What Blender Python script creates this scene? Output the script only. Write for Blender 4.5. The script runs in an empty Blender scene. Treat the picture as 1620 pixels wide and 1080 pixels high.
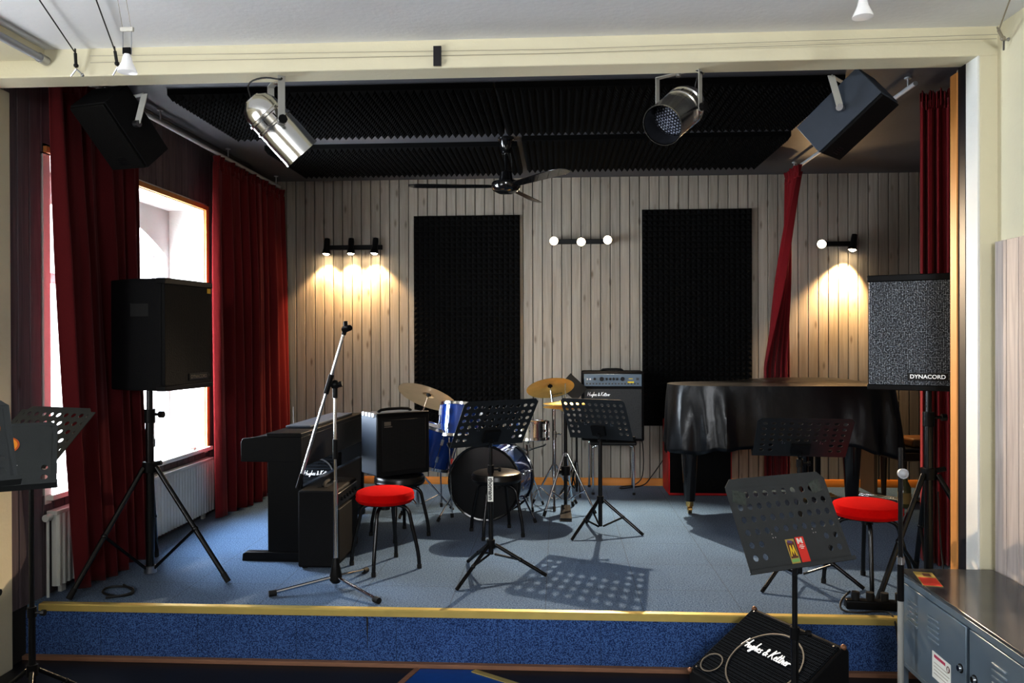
import bpy, bmesh, math, random
from math import sin, cos, pi, radians as R
from mathutils import Matrix, Vector
random.seed(7)
C = bpy.context.scene.collection
S = .28            # height of the stage floor above the hall floor
BACK = 7.58        # stage back wall
LW = -2.80         # left wall of the stage

# ------------------------------------------------------------------ materials
def nodes(name):
    m = bpy.data.materials.new(name); m.use_nodes = True
    nt = m.node_tree
    return m, nt, nt.nodes['Principled BSDF']

def N(nt, t, **kw):
    n = nt.nodes.new(t)
    for k, v in kw.items():
        if hasattr(n, k): setattr(n, k, v)
        else: n.inputs[k].default_value = v
    return n

def L(nt, a, b): nt.links.new(a, b)

def rgb(r, g, b):
    f = lambda c: (c/255/12.92) if c/255 <= .04045 else ((c/255+.055)/1.055)**2.4
    return (f(r), f(g), f(b), 1)

def mat(name, col, rough=.5, metal=0., var=.12, scale=8., bump=0., bscale=60., spec=.5, coat=0., sheen=0., emit=0., ecol=None, stretch=(1,1,1)):
    m, nt, b = nodes(name)
    tc = N(nt, 'ShaderNodeTexCoord'); mp = N(nt, 'ShaderNodeMapping'); mp.inputs['Scale'].default_value = stretch
    L(nt, tc.outputs['Object'], mp.inputs['Vector'])
    no = N(nt, 'ShaderNodeTexNoise'); no.inputs['Scale'].default_value = scale; no.inputs['Detail'].default_value = 4
    L(nt, mp.outputs[0], no.inputs['Vector'])
    mx = N(nt, 'ShaderNodeMix', data_type='RGBA')
    mx.inputs['A'].default_value = tuple(c*(1-var) for c in col[:3])+(1,)
    mx.inputs['B'].default_value = tuple(min(1, c*(1+var)) for c in col[:3])+(1,)
    L(nt, no.outputs['Fac'], mx.inputs['Factor']); L(nt, mx.outputs['Result'], b.inputs['Base Color'])
    b.inputs['Roughness'].default_value = rough; b.inputs['Metallic'].default_value = metal
    b.inputs['Specular IOR Level'].default_value = spec; b.inputs['Coat Weight'].default_value = coat
    b.inputs['Sheen Weight'].default_value = sheen
    if emit:
        b.inputs['Emission Color'].default_value = ecol or col; b.inputs['Emission Strength'].default_value = emit
    if bump:
        n2 = N(nt, 'ShaderNodeTexNoise'); n2.inputs['Scale'].default_value = bscale; n2.inputs['Detail'].default_value = 3
        L(nt, mp.outputs[0], n2.inputs['Vector'])
        bp = N(nt, 'ShaderNodeBump'); bp.inputs['Strength'].default_value = bump; bp.inputs['Distance'].default_value = .01
        L(nt, n2.outputs['Fac'], bp.inputs['Height']); L(nt, bp.outputs[0], b.inputs['Normal'])
    return m

def boards_mat(name, c0, c1, dark, rough=.7, knot=.6, along='z'):
    m, nt, b = nodes(name)
    tc = N(nt, 'ShaderNodeTexCoord'); ge = N(nt, 'ShaderNodeNewGeometry')
    mp = N(nt, 'ShaderNodeMapping'); mp.inputs['Scale'].default_value = (34, 34, 1.6)
    L(nt, tc.outputs['Object'], mp.inputs['Vector'])
    off = N(nt, 'ShaderNodeVectorMath', operation='MULTIPLY_ADD')
    off.inputs[1].default_value = (1, 1, 1)
    cmb = N(nt, 'ShaderNodeCombineXYZ')
    ml = N(nt, 'ShaderNodeMath', operation='MULTIPLY'); ml.inputs[1].default_value = 37
    L(nt, ge.outputs['Random Per Island'], ml.inputs[0]); L(nt, ml.outputs[0], cmb.inputs['Z'])
    L(nt, mp.outputs[0], off.inputs[0]); L(nt, cmb.outputs[0], off.inputs[2])
    no = N(nt, 'ShaderNodeTexNoise'); no.inputs['Scale'].default_value = 1; no.inputs['Detail'].default_value = 5; no.inputs['Distortion'].default_value = 1.2
    L(nt, off.outputs[0], no.inputs['Vector'])
    r = N(nt, 'ShaderNodeValToRGB'); r.color_ramp.elements[0].position = .3; r.color_ramp.elements[1].position = .72
    r.color_ramp.elements[0].color = c1; r.color_ramp.elements[1].color = c0
    L(nt, no.outputs['Fac'], r.inputs[0])
    # board to board tone
    hv = N(nt, 'ShaderNodeMix', data_type='RGBA', blend_type='MULTIPLY'); hv.inputs['Factor'].default_value = 1
    rr = N(nt, 'ShaderNodeMapRange'); rr.inputs['To Min'].default_value = .86; rr.inputs['To Max'].default_value = 1.03
    L(nt, ge.outputs['Random Per Island'], rr.inputs['Value'])
    L(nt, r.outputs[0], hv.inputs['A']); L(nt, rr.outputs[0], hv.inputs['B'])
    # knots
    mk = N(nt, 'ShaderNodeMapping'); mk.inputs['Scale'].default_value = (11, 11, 3.4)
    L(nt, tc.outputs['Object'], mk.inputs['Vector'])
    vo = N(nt, 'ShaderNodeTexVoronoi'); vo.inputs['Scale'].default_value = 1
    L(nt, mk.outputs[0], vo.inputs['Vector'])
    kr = N(nt, 'ShaderNodeValToRGB'); kr.color_ramp.elements[0].position = .05; kr.color_ramp.elements[1].position = .17
    kr.color_ramp.elements[0].color = (knot, knot, knot, 1); kr.color_ramp.elements[1].color = (0, 0, 0, 1)
    L(nt, vo.outputs['Distance'], kr.inputs[0])
    mx = N(nt, 'ShaderNodeMix', data_type='RGBA'); mx.inputs['B'].default_value = dark
    L(nt, kr.outputs[0], mx.inputs['Factor']); L(nt, hv.outputs['Result'], mx.inputs['A'])
    L(nt, mx.outputs['Result'], b.inputs['Base Color'])
    b.inputs['Roughness'].default_value = rough; b.inputs['Specular IOR Level'].default_value = .25
    bp = N(nt, 'ShaderNodeBump'); bp.inputs['Strength'].default_value = .12; bp.inputs['Distance'].default_value = .01
    L(nt, no.outputs['Fac'], bp.inputs['Height']); L(nt, bp.outputs[0], b.inputs['Normal'])
    return m

def carpet_mat(name, ca, cb, seam_axes, seam=.5, grain=125):
    m, nt, b = nodes(name)
    tc = N(nt, 'ShaderNodeTexCoord')
    n1 = N(nt, 'ShaderNodeTexNoise'); n1.inputs['Scale'].default_value = grain; n1.inputs['Detail'].default_value = 3
    L(nt, tc.outputs['Object'], n1.inputs['Vector'])
    r1 = N(nt, 'ShaderNodeValToRGB'); r1.color_ramp.elements[0].position = .40; r1.color_ramp.elements[1].position = .60
    r1.color_ramp.elements[0].color = ca; r1.color_ramp.elements[1].color = cb
    L(nt, n1.outputs['Fac'], r1.inputs[0])
    n2 = N(nt, 'ShaderNodeTexNoise'); n2.inputs['Scale'].default_value = 1.3; n2.inputs['Detail'].default_value = 5
    L(nt, tc.outputs['Object'], n2.inputs['Vector'])
    r2 = N(nt, 'ShaderNodeMapRange'); r2.inputs['From Min'].default_value = .3; r2.inputs['From Max'].default_value = .7
    r2.inputs['To Min'].default_value = .82; r2.inputs['To Max'].default_value = 1.12
    L(nt, n2.outputs['Fac'], r2.inputs['Value'])
    mu = N(nt, 'ShaderNodeMix', data_type='RGBA', blend_type='MULTIPLY'); mu.inputs['Factor'].default_value = 1
    L(nt, r1.outputs[0], mu.inputs['A']); L(nt, r2.outputs[0], mu.inputs['B'])
    sp = N(nt, 'ShaderNodeSeparateXYZ'); L(nt, tc.outputs['Object'], sp.inputs[0])
    last = None
    for ax in seam_axes:
        d = N(nt, 'ShaderNodeMath', operation='PINGPONG'); d.inputs[1].default_value = seam/2
        a = N(nt, 'ShaderNodeMath', operation='ADD'); a.inputs[1].default_value = 20.07
        L(nt, sp.outputs[ax], a.inputs[0]); L(nt, a.outputs[0], d.inputs[0])
        g = N(nt, 'ShaderNodeMath', operation='LESS_THAN'); g.inputs[1].default_value = .0022
        L(nt, d.outputs[0], g.inputs[0])
        if last is None: last = g
        else:
            mm = N(nt, 'ShaderNodeMath', operation='MAXIMUM'); L(nt, last.outputs[0], mm.inputs[0]); L(nt, g.outputs[0], mm.inputs[1]); last = mm
    sc = N(nt, 'ShaderNodeMath', operation='MULTIPLY'); sc.inputs[1].default_value = .45; L(nt, last.outputs[0], sc.inputs[0])
    mx = N(nt, 'ShaderNodeMix', data_type='RGBA'); mx.inputs['B'].default_value = (.008, .012, .02, 1)
    L(nt, sc.outputs[0], mx.inputs['Factor']); L(nt, mu.outputs['Result'], mx.inputs['A'])
    L(nt, mx.outputs['Result'], b.inputs['Base Color'])
    b.inputs['Roughness'].default_value = .95; b.inputs['Specular IOR Level'].default_value = .1; b.inputs['Sheen Weight'].default_value = .15
    bp = N(nt, 'ShaderNodeBump'); bp.inputs['Strength'].default_value = .5; bp.inputs['Distance'].default_value = .004
    L(nt, n1.outputs['Fac'], bp.inputs['Height']); L(nt, bp.outputs[0], b.inputs['Normal'])
    return m

def grille_mat(name, hole, metal_c, scale, rand=.25, edge=.36, metal=.6, rough=.35, axes=None, spec=.2):
    m, nt, b = nodes(name)
    tc = N(nt, 'ShaderNodeTexCoord'); mp = N(nt, 'ShaderNodeMapping')
    mp.inputs['Scale'].default_value = axes or (1, 1, 1)
    L(nt, tc.outputs['Object'], mp.inputs['Vector'])
    vo = N(nt, 'ShaderNodeTexVoronoi'); vo.inputs['Scale'].default_value = scale; vo.inputs['Randomness'].default_value = rand
    L(nt, mp.outputs[0], vo.inputs['Vector'])
    r = N(nt, 'ShaderNodeValToRGB'); r.color_ramp.elements[0].position = edge; r.color_ramp.elements[1].position = edge+.12
    r.color_ramp.elements[0].color = hole; r.color_ramp.elements[1].color = metal_c
    L(nt, vo.outputs['Distance'], r.inputs[0]); L(nt, r.outputs[0], b.inputs['Base Color'])
    b.inputs['Metallic'].default_value = metal; b.inputs['Roughness'].default_value = rough; b.inputs['Specular IOR Level'].default_value = spec
    bp = N(nt, 'ShaderNodeBump'); bp.inputs['Strength'].default_value = .6; bp.inputs['Distance'].default_value = .003
    L(nt, vo.outputs['Distance'], bp.inputs['Height']); L(nt, bp.outputs[0], b.inputs['Normal'])
    return m

def cloth_mat(name, col, trans=.25):
    m, nt, b = nodes(name)
    out = nt.nodes['Material Output']
    tc = N(nt, 'ShaderNodeTexCoord'); no = N(nt, 'ShaderNodeTexNoise'); no.inputs['Scale'].default_value = 220
    L(nt, tc.outputs['Object'], no.inputs['Vector'])
    mx = N(nt, 'ShaderNodeMix', data_type='RGBA'); mx.inputs['A'].default_value = tuple(c*.8 for c in col[:3])+(1,); mx.inputs['B'].default_value = tuple(c*1.2 for c in col[:3])+(1,)
    L(nt, no.outputs['Fac'], mx.inputs['Factor']); L(nt, mx.outputs['Result'], b.inputs['Base Color'])
    b.inputs['Roughness'].default_value = .85; b.inputs['Specular IOR Level'].default_value = .15
    b.inputs['Sheen Weight'].default_value = .25; b.inputs['Sheen Tint'].default_value = (1, .5, .5, 1)
    tr = N(nt, 'ShaderNodeBsdfTranslucent'); L(nt, mx.outputs['Result'], tr.inputs['Color'])
    ms = N(nt, 'ShaderNodeMixShader'); ms.inputs[0].default_value = trans
    L(nt, b.outputs[0], ms.inputs[1]); L(nt, tr.outputs[0], ms.inputs[2]); L(nt, ms.outputs[0], out.inputs['Surface'])
    return m

def glass_mat(name):
    m, nt, b = nodes(name)
    out = nt.nodes['Material Output']
    tr = N(nt, 'ShaderNodeBsdfTransparent'); gl = N(nt, 'ShaderNodeBsdfGlossy'); gl.inputs['Roughness'].default_value = .02
    no = N(nt, 'ShaderNodeTexNoise'); no.inputs['Scale'].default_value = 3
    mr = N(nt, 'ShaderNodeMapRange'); mr.inputs['To Min'].default_value = .04; mr.inputs['To Max'].default_value = .09
    L(nt, no.outputs['Fac'], mr.inputs['Value'])
    ms = N(nt, 'ShaderNodeMixShader'); L(nt, mr.outputs[0], ms.inputs[0])
    L(nt, tr.outputs[0], ms.inputs[1]); L(nt, gl.outputs[0], ms.inputs[2]); L(nt, ms.outputs[0], out.inputs['Surface'])
    return m

M = {}
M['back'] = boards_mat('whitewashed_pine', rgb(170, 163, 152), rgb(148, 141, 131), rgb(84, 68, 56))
M['left'] = boards_mat('shaded_pine', rgb(120, 109, 114), rgb(96, 87, 92), rgb(60, 48, 44))  # same pine as the back wall, with the left wall's shadow put into the colour
M['wains'] = boards_mat('pale_pine', rgb(208, 198, 192), rgb(178, 168, 164), rgb(96, 88, 96), knot=.7)
M['gap'] = mat('board_gap', (.02, .018, .016, 1), .9)
M['carpet'] = carpet_mat('carpet_top', rgb(40, 70, 106), rgb(96, 120, 146), ('X', 'Y'))
M['riser'] = carpet_mat('carpet_riser', rgb(30, 54, 98), rgb(84, 116, 168), ('X',), .52, 170)
M['nosing'] = mat('brass_nosing', rgb(196, 176, 108), .42, .35, .15, 12)
M['strip'] = mat('worn_wood_strip', rgb(140, 104, 82), .7, 0, .3, 6, stretch=(1, 10, 10))
M['hallfloor'] = mat('dark_hall_floor', (.012, .012, .015, 1), .4, 0, .3, 3)
M['bluemat'] = mat('blue_floor_vinyl', rgb(18, 78, 150), .5, 0, .15, 30)
M['ceil'] = mat('hall_ceiling_paint', rgb(238, 239, 241), .9, 0, .05, 2, .15, 40)
M['cream'] = mat('cream_paint', rgb(222, 216, 192), .75, 0, .05, 3, .12, 50)
M['white'] = mat('white_plaster', rgb(232, 232, 228), .8, 0, .04, 4, .15, 60)
M['sceil'] = mat('stage_ceiling_paint', (.09, .09, .1, 1), .55, 0, .2, 2, .1, 30)
M['foam'] = mat('black_foam', (.005, .005, .0052, 1), .95, 0, .2, 90, .3, 300, spec=.15)
M['ceilfoam'] = mat('charcoal_foam', (.004, .004, .004, 1), .95, 0, .2, 90, .3, 300, spec=.15)
M['casing'] = mat('orange_pine_trim', rgb(206, 148, 84), .55, 0, .2, 4, stretch=(14, 14, 1))
M['base'] = mat('honey_pine_baseboard', rgb(196, 130, 52), .5, 0, .2, 4, stretch=(1, 14, 14))
M['black'] = mat('black_powder_coat', (0.0060, 0.0060, 0.0065, 1), .42, 0, .15, 40, spec=.3)
M['tray'] = mat('dark_tray_paint', (.014, .016, .018, 1), .5, 0, .2, 14, .08, 200)
M['tray2'] = mat('grey_tray_paint', (.044, .051, .055, 1), .55, 0, .15, 14, .06, 200, spec=.35)
M['plaster'] = mat('shaded_plaster', rgb(190, 188, 187), .85, 0, .06, 4, .15, 60)  # window plaster made greyer: shade on the arch face put into the colour
M['rubber'] = mat('black_rubber', (0.0050, 0.0050, 0.0050, 1), .75)
M['plastic'] = mat('black_plastic', (0.0070, 0.0070, 0.0075, 1), .35, spec=.18)
M['tolex'] = mat('black_tolex', (0.0070, 0.0070, 0.0080, 1), .62, 0, .2, 60, .4, 350, spec=.18)
M['chrome'] = mat('chrome', (.72, .73, .75, 1), .14, 1, .05, 10)
M['steel'] = mat('brushed_steel', (.5, .5, .52, 1), .3, 1, .1, 30)
M['par'] = mat('polished_aluminium', (.78, .78, .76, 1), .2, 1, .06, 12)
M['yoke'] = mat('grey_bracket_paint', rgb(168, 168, 164), .5, .2, .08, 10)
M['lgrey'] = mat('light_grey_paint', rgb(176, 178, 182), .45, .1, .08, 10)
M['brass'] = mat('cymbal_bronze', (.88, .60, .20, 1), .36, .45, .12, 18)
M['brass2'] = mat('aged_cymbal_bronze', (.50, .35, .20, 1), .36, .5, .12, 18)
M['gold'] = mat('caster_brass', (.8, .55, .22, 1), .25, 1, .1, 20)
M['blue'] = mat('blue_drum_lacquer', (.008, .045, .22, 1), .16, .25, .15, 60, coat=1)
M['head'] = mat('drum_skin', rgb(226, 222, 212), .5, 0, .04, 8)
M['bdhead'] = mat('black_drum_skin', (.01, .01, .011, 1), .28, 0, .1, 10)
M['red'] = mat('red_seat_fabric', rgb(182, 8, 6), .95, 0, .12, 120, .3, 400, spec=.1)
M['redamp'] = mat('red_lacquer', rgb(186, 22, 26), .4, 0, .1, 8)
M['vinyl'] = mat('black_seat_vinyl', (0.0080, 0.0075, 0.0075, 1), .3, 0, .15, 30)
M['cover'] = mat('black_vinyl_cover', (.006, .007, .009, 1), .32, 0, .2, 6, .35, 9, spec=.36)
M['piano'] = mat('black_piano_lacquer', (.008, .008, .009, 1), .15, 0, .1, 10, coat=.5)
M['dpiano'] = mat('satin_black_piano', (.0035, .0038, .0048, 1), .42, 0, .15, 10, spec=.18)
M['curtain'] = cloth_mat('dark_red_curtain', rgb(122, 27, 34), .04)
M['curtainL'] = cloth_mat('shaded_red_curtain', rgb(96, 26, 30), .05)  # same red cloth darkened, its backlit shade put into the colour
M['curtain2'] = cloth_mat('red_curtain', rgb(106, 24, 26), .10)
M['rad'] = mat('radiator_enamel', rgb(206, 208, 204), .45, 0, .05, 10)
M['grey'] = mat('blue_grey_enamel', rgb(116, 130, 142), .3, .25, .06, 10, spec=.6)
M['greytop'] = mat('grey_enamel_top', rgb(92, 94, 96), .16, .3, .1, 10, spec=.7)
M['greyslot'] = mat('lit_louvre_enamel', rgb(124, 138, 150), .35, .2, .06, 10)  # locker enamel lightened: metal reflection on the louvres put into the colour
M['pa'] = grille_mat('pa_grille', (.022, .024, .028, 1), (.34, .37, .41, 1), 125, .3, .46, .3, .4)
M['padark'] = grille_mat('dark_pa_grille', (.004, .004, .004, 1), (.004, .004, .004, 1), 120, .4, .42, .0, .6)
M['ampgr'] = grille_mat('amp_grille', (.006, .006, .006, 1), (.06, .06, .06, 1), 90, .1, .40, .2, .5)
M['cubegr'] = grille_mat('small_amp_grille', (.006, .006, .006, 1), (.012, .0115, .011, 1), 120, .1, .38, .0, .6)
M['wedgegr'] = grille_mat('monitor_grille', (.004, .004, .004, 1), (.022, .025, .030, 1), 120, .08, .40, .0, .7, spec=0)
M['greyring'] = mat('dim_speaker_ring', (.06, .06, .058, 1), .5, 0, .2, 20)
M['copper'] = mat('worn_copper_cap', (.22, .11, .06, 1), .45, .3, .3, 30)
M['panel'] = mat('blue_grey_amp_panel', rgb(84, 98, 110), .4, .3, .06, 10)
M['logo'] = mat('white_logo', rgb(240, 240, 240), .4, 0, .02, 10, emit=.25)
M['badge'] = mat('black_badge', (.006, .006, .007, 1), .3)
M['dimlogo'] = mat('dim_badge_metal', rgb(120, 112, 100), .4, .4, .1, 20)
M['paper'] = mat('white_paper', rgb(228, 228, 222), .7, 0, .03, 10)
M['redprint'] = mat('red_print', rgb(214, 62, 52), .5, 0, .08, 20)
M['pinkprint'] = mat('crimson_print', rgb(190, 50, 90), .5, 0, .05, 20)
M['greyprint'] = mat('grey_print', rgb(170, 165, 150), .6, 0, .05, 20)
M['yellow'] = mat('yellow_print', rgb(232, 204, 60), .5, 0, .08, 20)
M['brown'] = mat('brown_print', rgb(104, 62, 52), .5, 0, .15, 20)
M['olive'] = mat('olive_print', rgb(180, 160, 90), .5, 0, .15, 30)
M['green'] = mat('green_print', rgb(130, 180, 110), .5, 0, .1, 20)
M['orange'] = mat('orange_sticker', rgb(236, 158, 50), .5, 0, .06, 20)
M['orange2'] = mat('orange_sticker_rim', rgb(196, 96, 40), .5, 0, .06, 20)
M['purple'] = mat('purple_sticker', rgb(100, 80, 130), .5, 0, .06, 20)
M['tapeclear'] = mat('cellophane_tape', rgb(62, 72, 69), .25, 0, .5, 60, .4, 80)
M['tape'] = mat('black_tape', (.012, .01, .014, 1), .5)
M['wire'] = mat('steel_wire', rgb(170, 162, 146), .5, .2, .05, 20)
M['cable'] = mat('black_cable', (.01, .01, .01, 1), .5)
M['wood'] = mat('dark_bench_wood', rgb(52, 36, 24), .35, 0, .25, 6, stretch=(2, 12, 12))
M['tan'] = mat('tan_bench_leather', rgb(112, 78, 40), .4, 0, .15, 30, .2, 100)
M['ply'] = mat('brown_board', rgb(112, 90, 66), .6, 0, .2, 5, stretch=(10, 10, 1))
M['glassj'] = mat('green_glass_jar', rgb(110, 110, 70), .1, 0, .1, 10, spec=.8)
M['label'] = mat('jar_paper_label', rgb(196, 170, 110), .6, 0, .1, 20)
M['socket'] = mat('white_socket_plastic', rgb(206, 204, 196), .5)
M['led'] = grille_mat('led_lens', (.55, .6, .75, 1), (.04, .045, .06, 1), 90, .15, .34, .1, .25)
M['halogen'] = mat('frosted_halogen', rgb(238, 238, 238), .2, .1, .05, 10, emit=.15)
M['bulb'] = mat('lit_bulb', (1, .86, .62, 1), .3, 0, .02, 5, emit=60, ecol=(1, .80, .52, 1))
M['slate'] = mat('slate_folder', rgb(58, 66, 78), .5, 0, .1, 20)
M['gold_tape'] = mat('yellow_sticker', rgb(212, 170, 30), .5)
M['glass'] = glass_mat('window_glass')
M['winframe'] = mat('white_window_paint', rgb(236, 236, 236), .5, 0, .03, 10)
M['pole'] = mat('black_gloss_tube', (0.0070, 0.0075, 0.0085, 1), .25, .2, .1, 20, spec=.6)

# ------------------------------------------------------------------ mesh builder
class MB:
    def __init__(s): s.bm = bmesh.new()
    def box(s, c, d, T=None):
        x, y, z = d[0]/2, d[1]/2, d[2]/2
        vs = []
        for sx, sy, sz in ((-1,-1,-1),(1,-1,-1),(1,1,-1),(-1,1,-1),(-1,-1,1),(1,-1,1),(1,1,1),(-1,1,1)):
            p = Vector((c[0]+sx*x, c[1]+sy*y, c[2]+sz*z))
            vs.append(s.bm.verts.new(T @ p if T else p))
        for f in ((3,2,1,0),(4,5,6,7),(0,1,5,4),(1,2,6,5),(2,3,7,6),(3,0,4,7)):
            s.bm.faces.new([vs[i] for i in f])
        return s
    def bx(s, x0, x1, y0, y1, z0, z1, T=None):
        return s.box(((x0+x1)/2, (y0+y1)/2, (z0+z1)/2), (abs(x1-x0), abs(y1-y0), abs(z1-z0)), T)
    def hexa(s, pts):
        vs = [s.bm.verts.new(Vector(p)) for p in pts]
        for f in ((3,2,1,0),(4,5,6,7),(0,1,5,4),(1,2,6,5),(2,3,7,6),(3,0,4,7)):
            s.bm.faces.new([vs[i] for i in f])
        return s
    def cyl(s, p0, p1, r, r2=None, n=14, cap=True):
        p0, p1 = Vector(p0), Vector(p1); d = p1-p0
        if d.length < 1e-6: return s
        q = d.to_track_quat('Z', 'Y').to_matrix(); r2 = r if r2 is None else r2
        a = [s.bm.verts.new(p0+q @ Vector((r*cos(2*pi*i/n), r*sin(2*pi*i/n), 0))) for i in range(n)]
        b = [s.bm.verts.new(p1+q @ Vector((r2*cos(2*pi*i/n), r2*sin(2*pi*i/n), 0))) for i in range(n)]
        for i in range(n):
            j = (i+1) % n; s.bm.faces.new((a[i], a[j], b[j], b[i]))
        if cap: s.bm.faces.new(a[::-1]); s.bm.faces.new(b)
        return s
    def lathe(s, prof, T=None, n=28, cap0=True, cap1=True):
        rings = []
        for r, z in prof:
            ring = []
            for i in range(n):
                p = Vector((max(r, 1e-4)*cos(2*pi*i/n), max(r, 1e-4)*sin(2*pi*i/n), z))
                ring.append(s.bm.verts.new(T @ p if T else p))
            rings.append(ring)
        for a, b in zip(rings, rings[1:]):
            for i in range(n):
                j = (i+1) % n; s.bm.faces.new((a[i], a[j], b[j], b[i]))
        if cap0: s.bm.faces.new(rings[0][::-1])
        if cap1: s.bm.faces.new(rings[-1])
        return s
    def tube(s, pts, r, n=8, smooth=0):
        pts = [Vector(p) for p in pts]
        for _ in range(smooth):
            q = [pts[0]]
            for a, b in zip(pts, pts[1:]): q += [a*.75+b*.25, a*.25+b*.75]
            pts = q+[pts[-1]]
        rings = []; up = None
        for i, p in enumerate(pts):
            t = (pts[min(i+1, len(pts)-1)]-pts[max(i-1, 0)]).normalized()
            if up is None: up = Vector((0, 0, 1)) if abs(t.z) < .9 else Vector((1, 0, 0))
            x = t.cross(up)
            if x.length < 1e-4: x = t.orthogonal()
            x.normalize(); y = t.cross(x).normalized(); up = -y if y.dot(up) < 0 else y
            rings.append([s.bm.verts.new(p+x*r*cos(2*pi*k/n)+y*r*sin(2*pi*k/n)) for k in range(n)])
        for a, b in zip(rings, rings[1:]):
            for k in range(n):
                j = (k+1) % n; s.bm.faces.new((a[k], a[j], b[j], b[k]))
        s.bm.faces.new(rings[0][::-1]); s.bm.faces.new(rings[-1])
        return s
    def poly(s, pts, T=None):
        s.bm.faces.new([s.bm.verts.new(T @ Vector(p) if T else Vector(p)) for p in pts]); return s
    def prism(s, pts, a, b, axis='y', T=None):
        """2-D outline extruded along an axis from a to b"""
        def P(p, t):
            v = Vector((p[0], t, p[1])) if axis == 'y' else (Vector((t, p[0], p[1])) if axis == 'x' else Vector((p[0], p[1], t)))
            return T @ v if T else v
        A = [s.bm.verts.new(P(p, a)) for p in pts]; B = [s.bm.verts.new(P(p, b)) for p in pts]
        n = len(pts)
        for i in range(n):
            j = (i+1) % n; s.bm.faces.new((A[i], A[j], B[j], B[i]))
        s.bm.faces.new(A[::-1]); s.bm.faces.new(B)
        return s
    def sphere(s, c, r, n=12, sc=(1, 1, 1)):
        prof = [(r*sin(pi*i/n), -r*cos(pi*i/n)) for i in range(n+1)]
        return s.lathe(prof, Matrix.Translation(c) @ Matrix.Diagonal((*sc, 1)), 16, False, False)
    def grid(s, fn, nu, nv):
        V = [[s.bm.verts.new(Vector(fn(i/nu, j/nv))) for j in range(nv+1)] for i in range(nu+1)]
        for i in range(nu):
            for j in range(nv):
                s.bm.faces.new((V[i][j], V[i+1][j], V[i+1][j+1], V[i][j+1]))
        return s
    def build(s, name, material, parent=None, bevel=0, smooth=True, solid=0, ang=38, merge=False, T=None):
        bm = s.bm
        if merge: bmesh.ops.remove_doubles(bm, verts=bm.verts, dist=1e-5)
        if T: bmesh.ops.transform(bm, matrix=T, verts=bm.verts)
        bmesh.ops.recalc_face_normals(bm, faces=bm.faces)
        if smooth:
            for f in bm.faces: f.smooth = True
            for e in bm.edges:
                if len(e.link_faces) == 2 and e.calc_face_angle(0) > R(ang): e.smooth = False
        me = bpy.data.meshes.new(name); bm.to_mesh(me); bm.free()
        o = bpy.data.objects.new(name, me); C.objects.link(o)
        me.materials.append(material)
        if parent: o.parent = parent
        if solid:
            q = o.modifiers.new('thickness', 'SOLIDIFY'); q.thickness = solid; q.offset = 0
        if bevel:
            q = o.modifiers.new('bevel', 'BEVEL'); q.width = bevel; q.segments = 2; q.limit_method = 'ANGLE'; q.angle_limit = R(40)
        return o

def thing(name, label, cat, loc=(0, 0, 0), rz=0., group=None):
    o = bpy.data.objects.new(name, None); C.objects.link(o); o.empty_display_size = .1
    o.location = loc; o.rotation_euler = (0, 0, rz)
    o['label'] = label; o['category'] = cat
    if group: o['group'] = group
    return o
def tag(o, label, cat, group=None):
    o['label'] = label; o['category'] = cat
    if group: o['group'] = group
    return o
def struct(o):
    o['kind'] = 'structure'; return o
def lab(o, t): o['label'] = t; return o

def text(body, size, material, parent, T, name='lettering', shear=0., ext=.0006, align='CENTER', bold=0.):
    cu = bpy.data.curves.new('t', 'FONT'); cu.body = body; cu.size = size; cu.shear = shear; cu.extrude = ext; cu.offset = bold
    cu.align_x = align; cu.align_y = 'CENTER'
    o = bpy.data.objects.new('t', cu); C.objects.link(o)
    dg = bpy.context.evaluated_depsgraph_get()
    me = bpy.data.meshes.new_from_object(o.evaluated_get(dg)); me.name = name
    bpy.data.objects.remove(o); bpy.data.curves.remove(cu)
    me.transform(T); me.materials.clear(); me.materials.append(material)
    q = bpy.data.objects.new(name, me); C.objects.link(q); q.parent = parent
    return q

GLY = {
 'H': (.66, [[(0,0),(.14,.95)],[(.44,0),(.6,.95)],[(.06,.44),(.56,.5)]]),
 'u': (.40, [[(0,.42),(.03,.1),(.12,0),(.22,.12),(.26,.42),(.27,.05),(.36,.04)]]),
 'g': (.36, [[(.27,.38),(.12,.42),(.02,.2),(.1,.02),(.22,.12),(.28,.4),(.24,-.22),(.12,-.36),(.02,-.22),(.3,.05)]]),
 'h': (.34, [[(0,0),(.1,.95)],[(.02,.22),(.13,.42),(.21,.34),(.2,.02),(.3,.04)]]),
 'e': (.30, [[(.02,.2),(.2,.26),(.18,.4),(.08,.42),(.02,.2),(.08,.01),(.26,.06)]]),
 's': (.28, [[(.2,.38),(.08,.42),(.06,.28),(.18,.15),(.12,0),(0,.03)]]),
 '&': (.52, [[(.44,.02),(.1,.55),(.15,.8),(.28,.74),(.26,.5),(.04,.25),(.05,.04),(.2,0),(.42,.32)]]),
 'K': (.56, [[(0,0),(.14,.95)],[(.54,.95),(.08,.45),(.48,0)]]),
 't': (.24, [[(.07,.8),(.02,.06),(.1,0),(.2,.05)],[(-.06,.5),(.22,.54)]]),
 'n': (.34, [[(0,0),(.03,.42)],[(.02,.26),(.13,.42),(.21,.35),(.2,.03),(.3,.04)]]),
 'r': (.26, [[(0,0),(.03,.42)],[(.02,.26),(.12,.42),(.24,.36)]]),
 ' ': (.18, [])}
def script(body, width, material, parent, T, name='lettering', pen=.055):
    """joined handwriting built from pen strokes, lying in the local XY plane, centred"""
    x = 0; strokes = []
    for ch in body:
        w, st = GLY[ch]
        for l in st: strokes.append([(p[0]+x+p[1]*.12, p[1]) for p in l])
        x += w
    k = width/x; m = MB()
    for l in strokes:
        m.tube([((p[0]-x/2)*k, (p[1]-.4)*k, 0) for p in l], pen*k, 6, 2)
    return m.build(name, material, parent, T=T)

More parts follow.
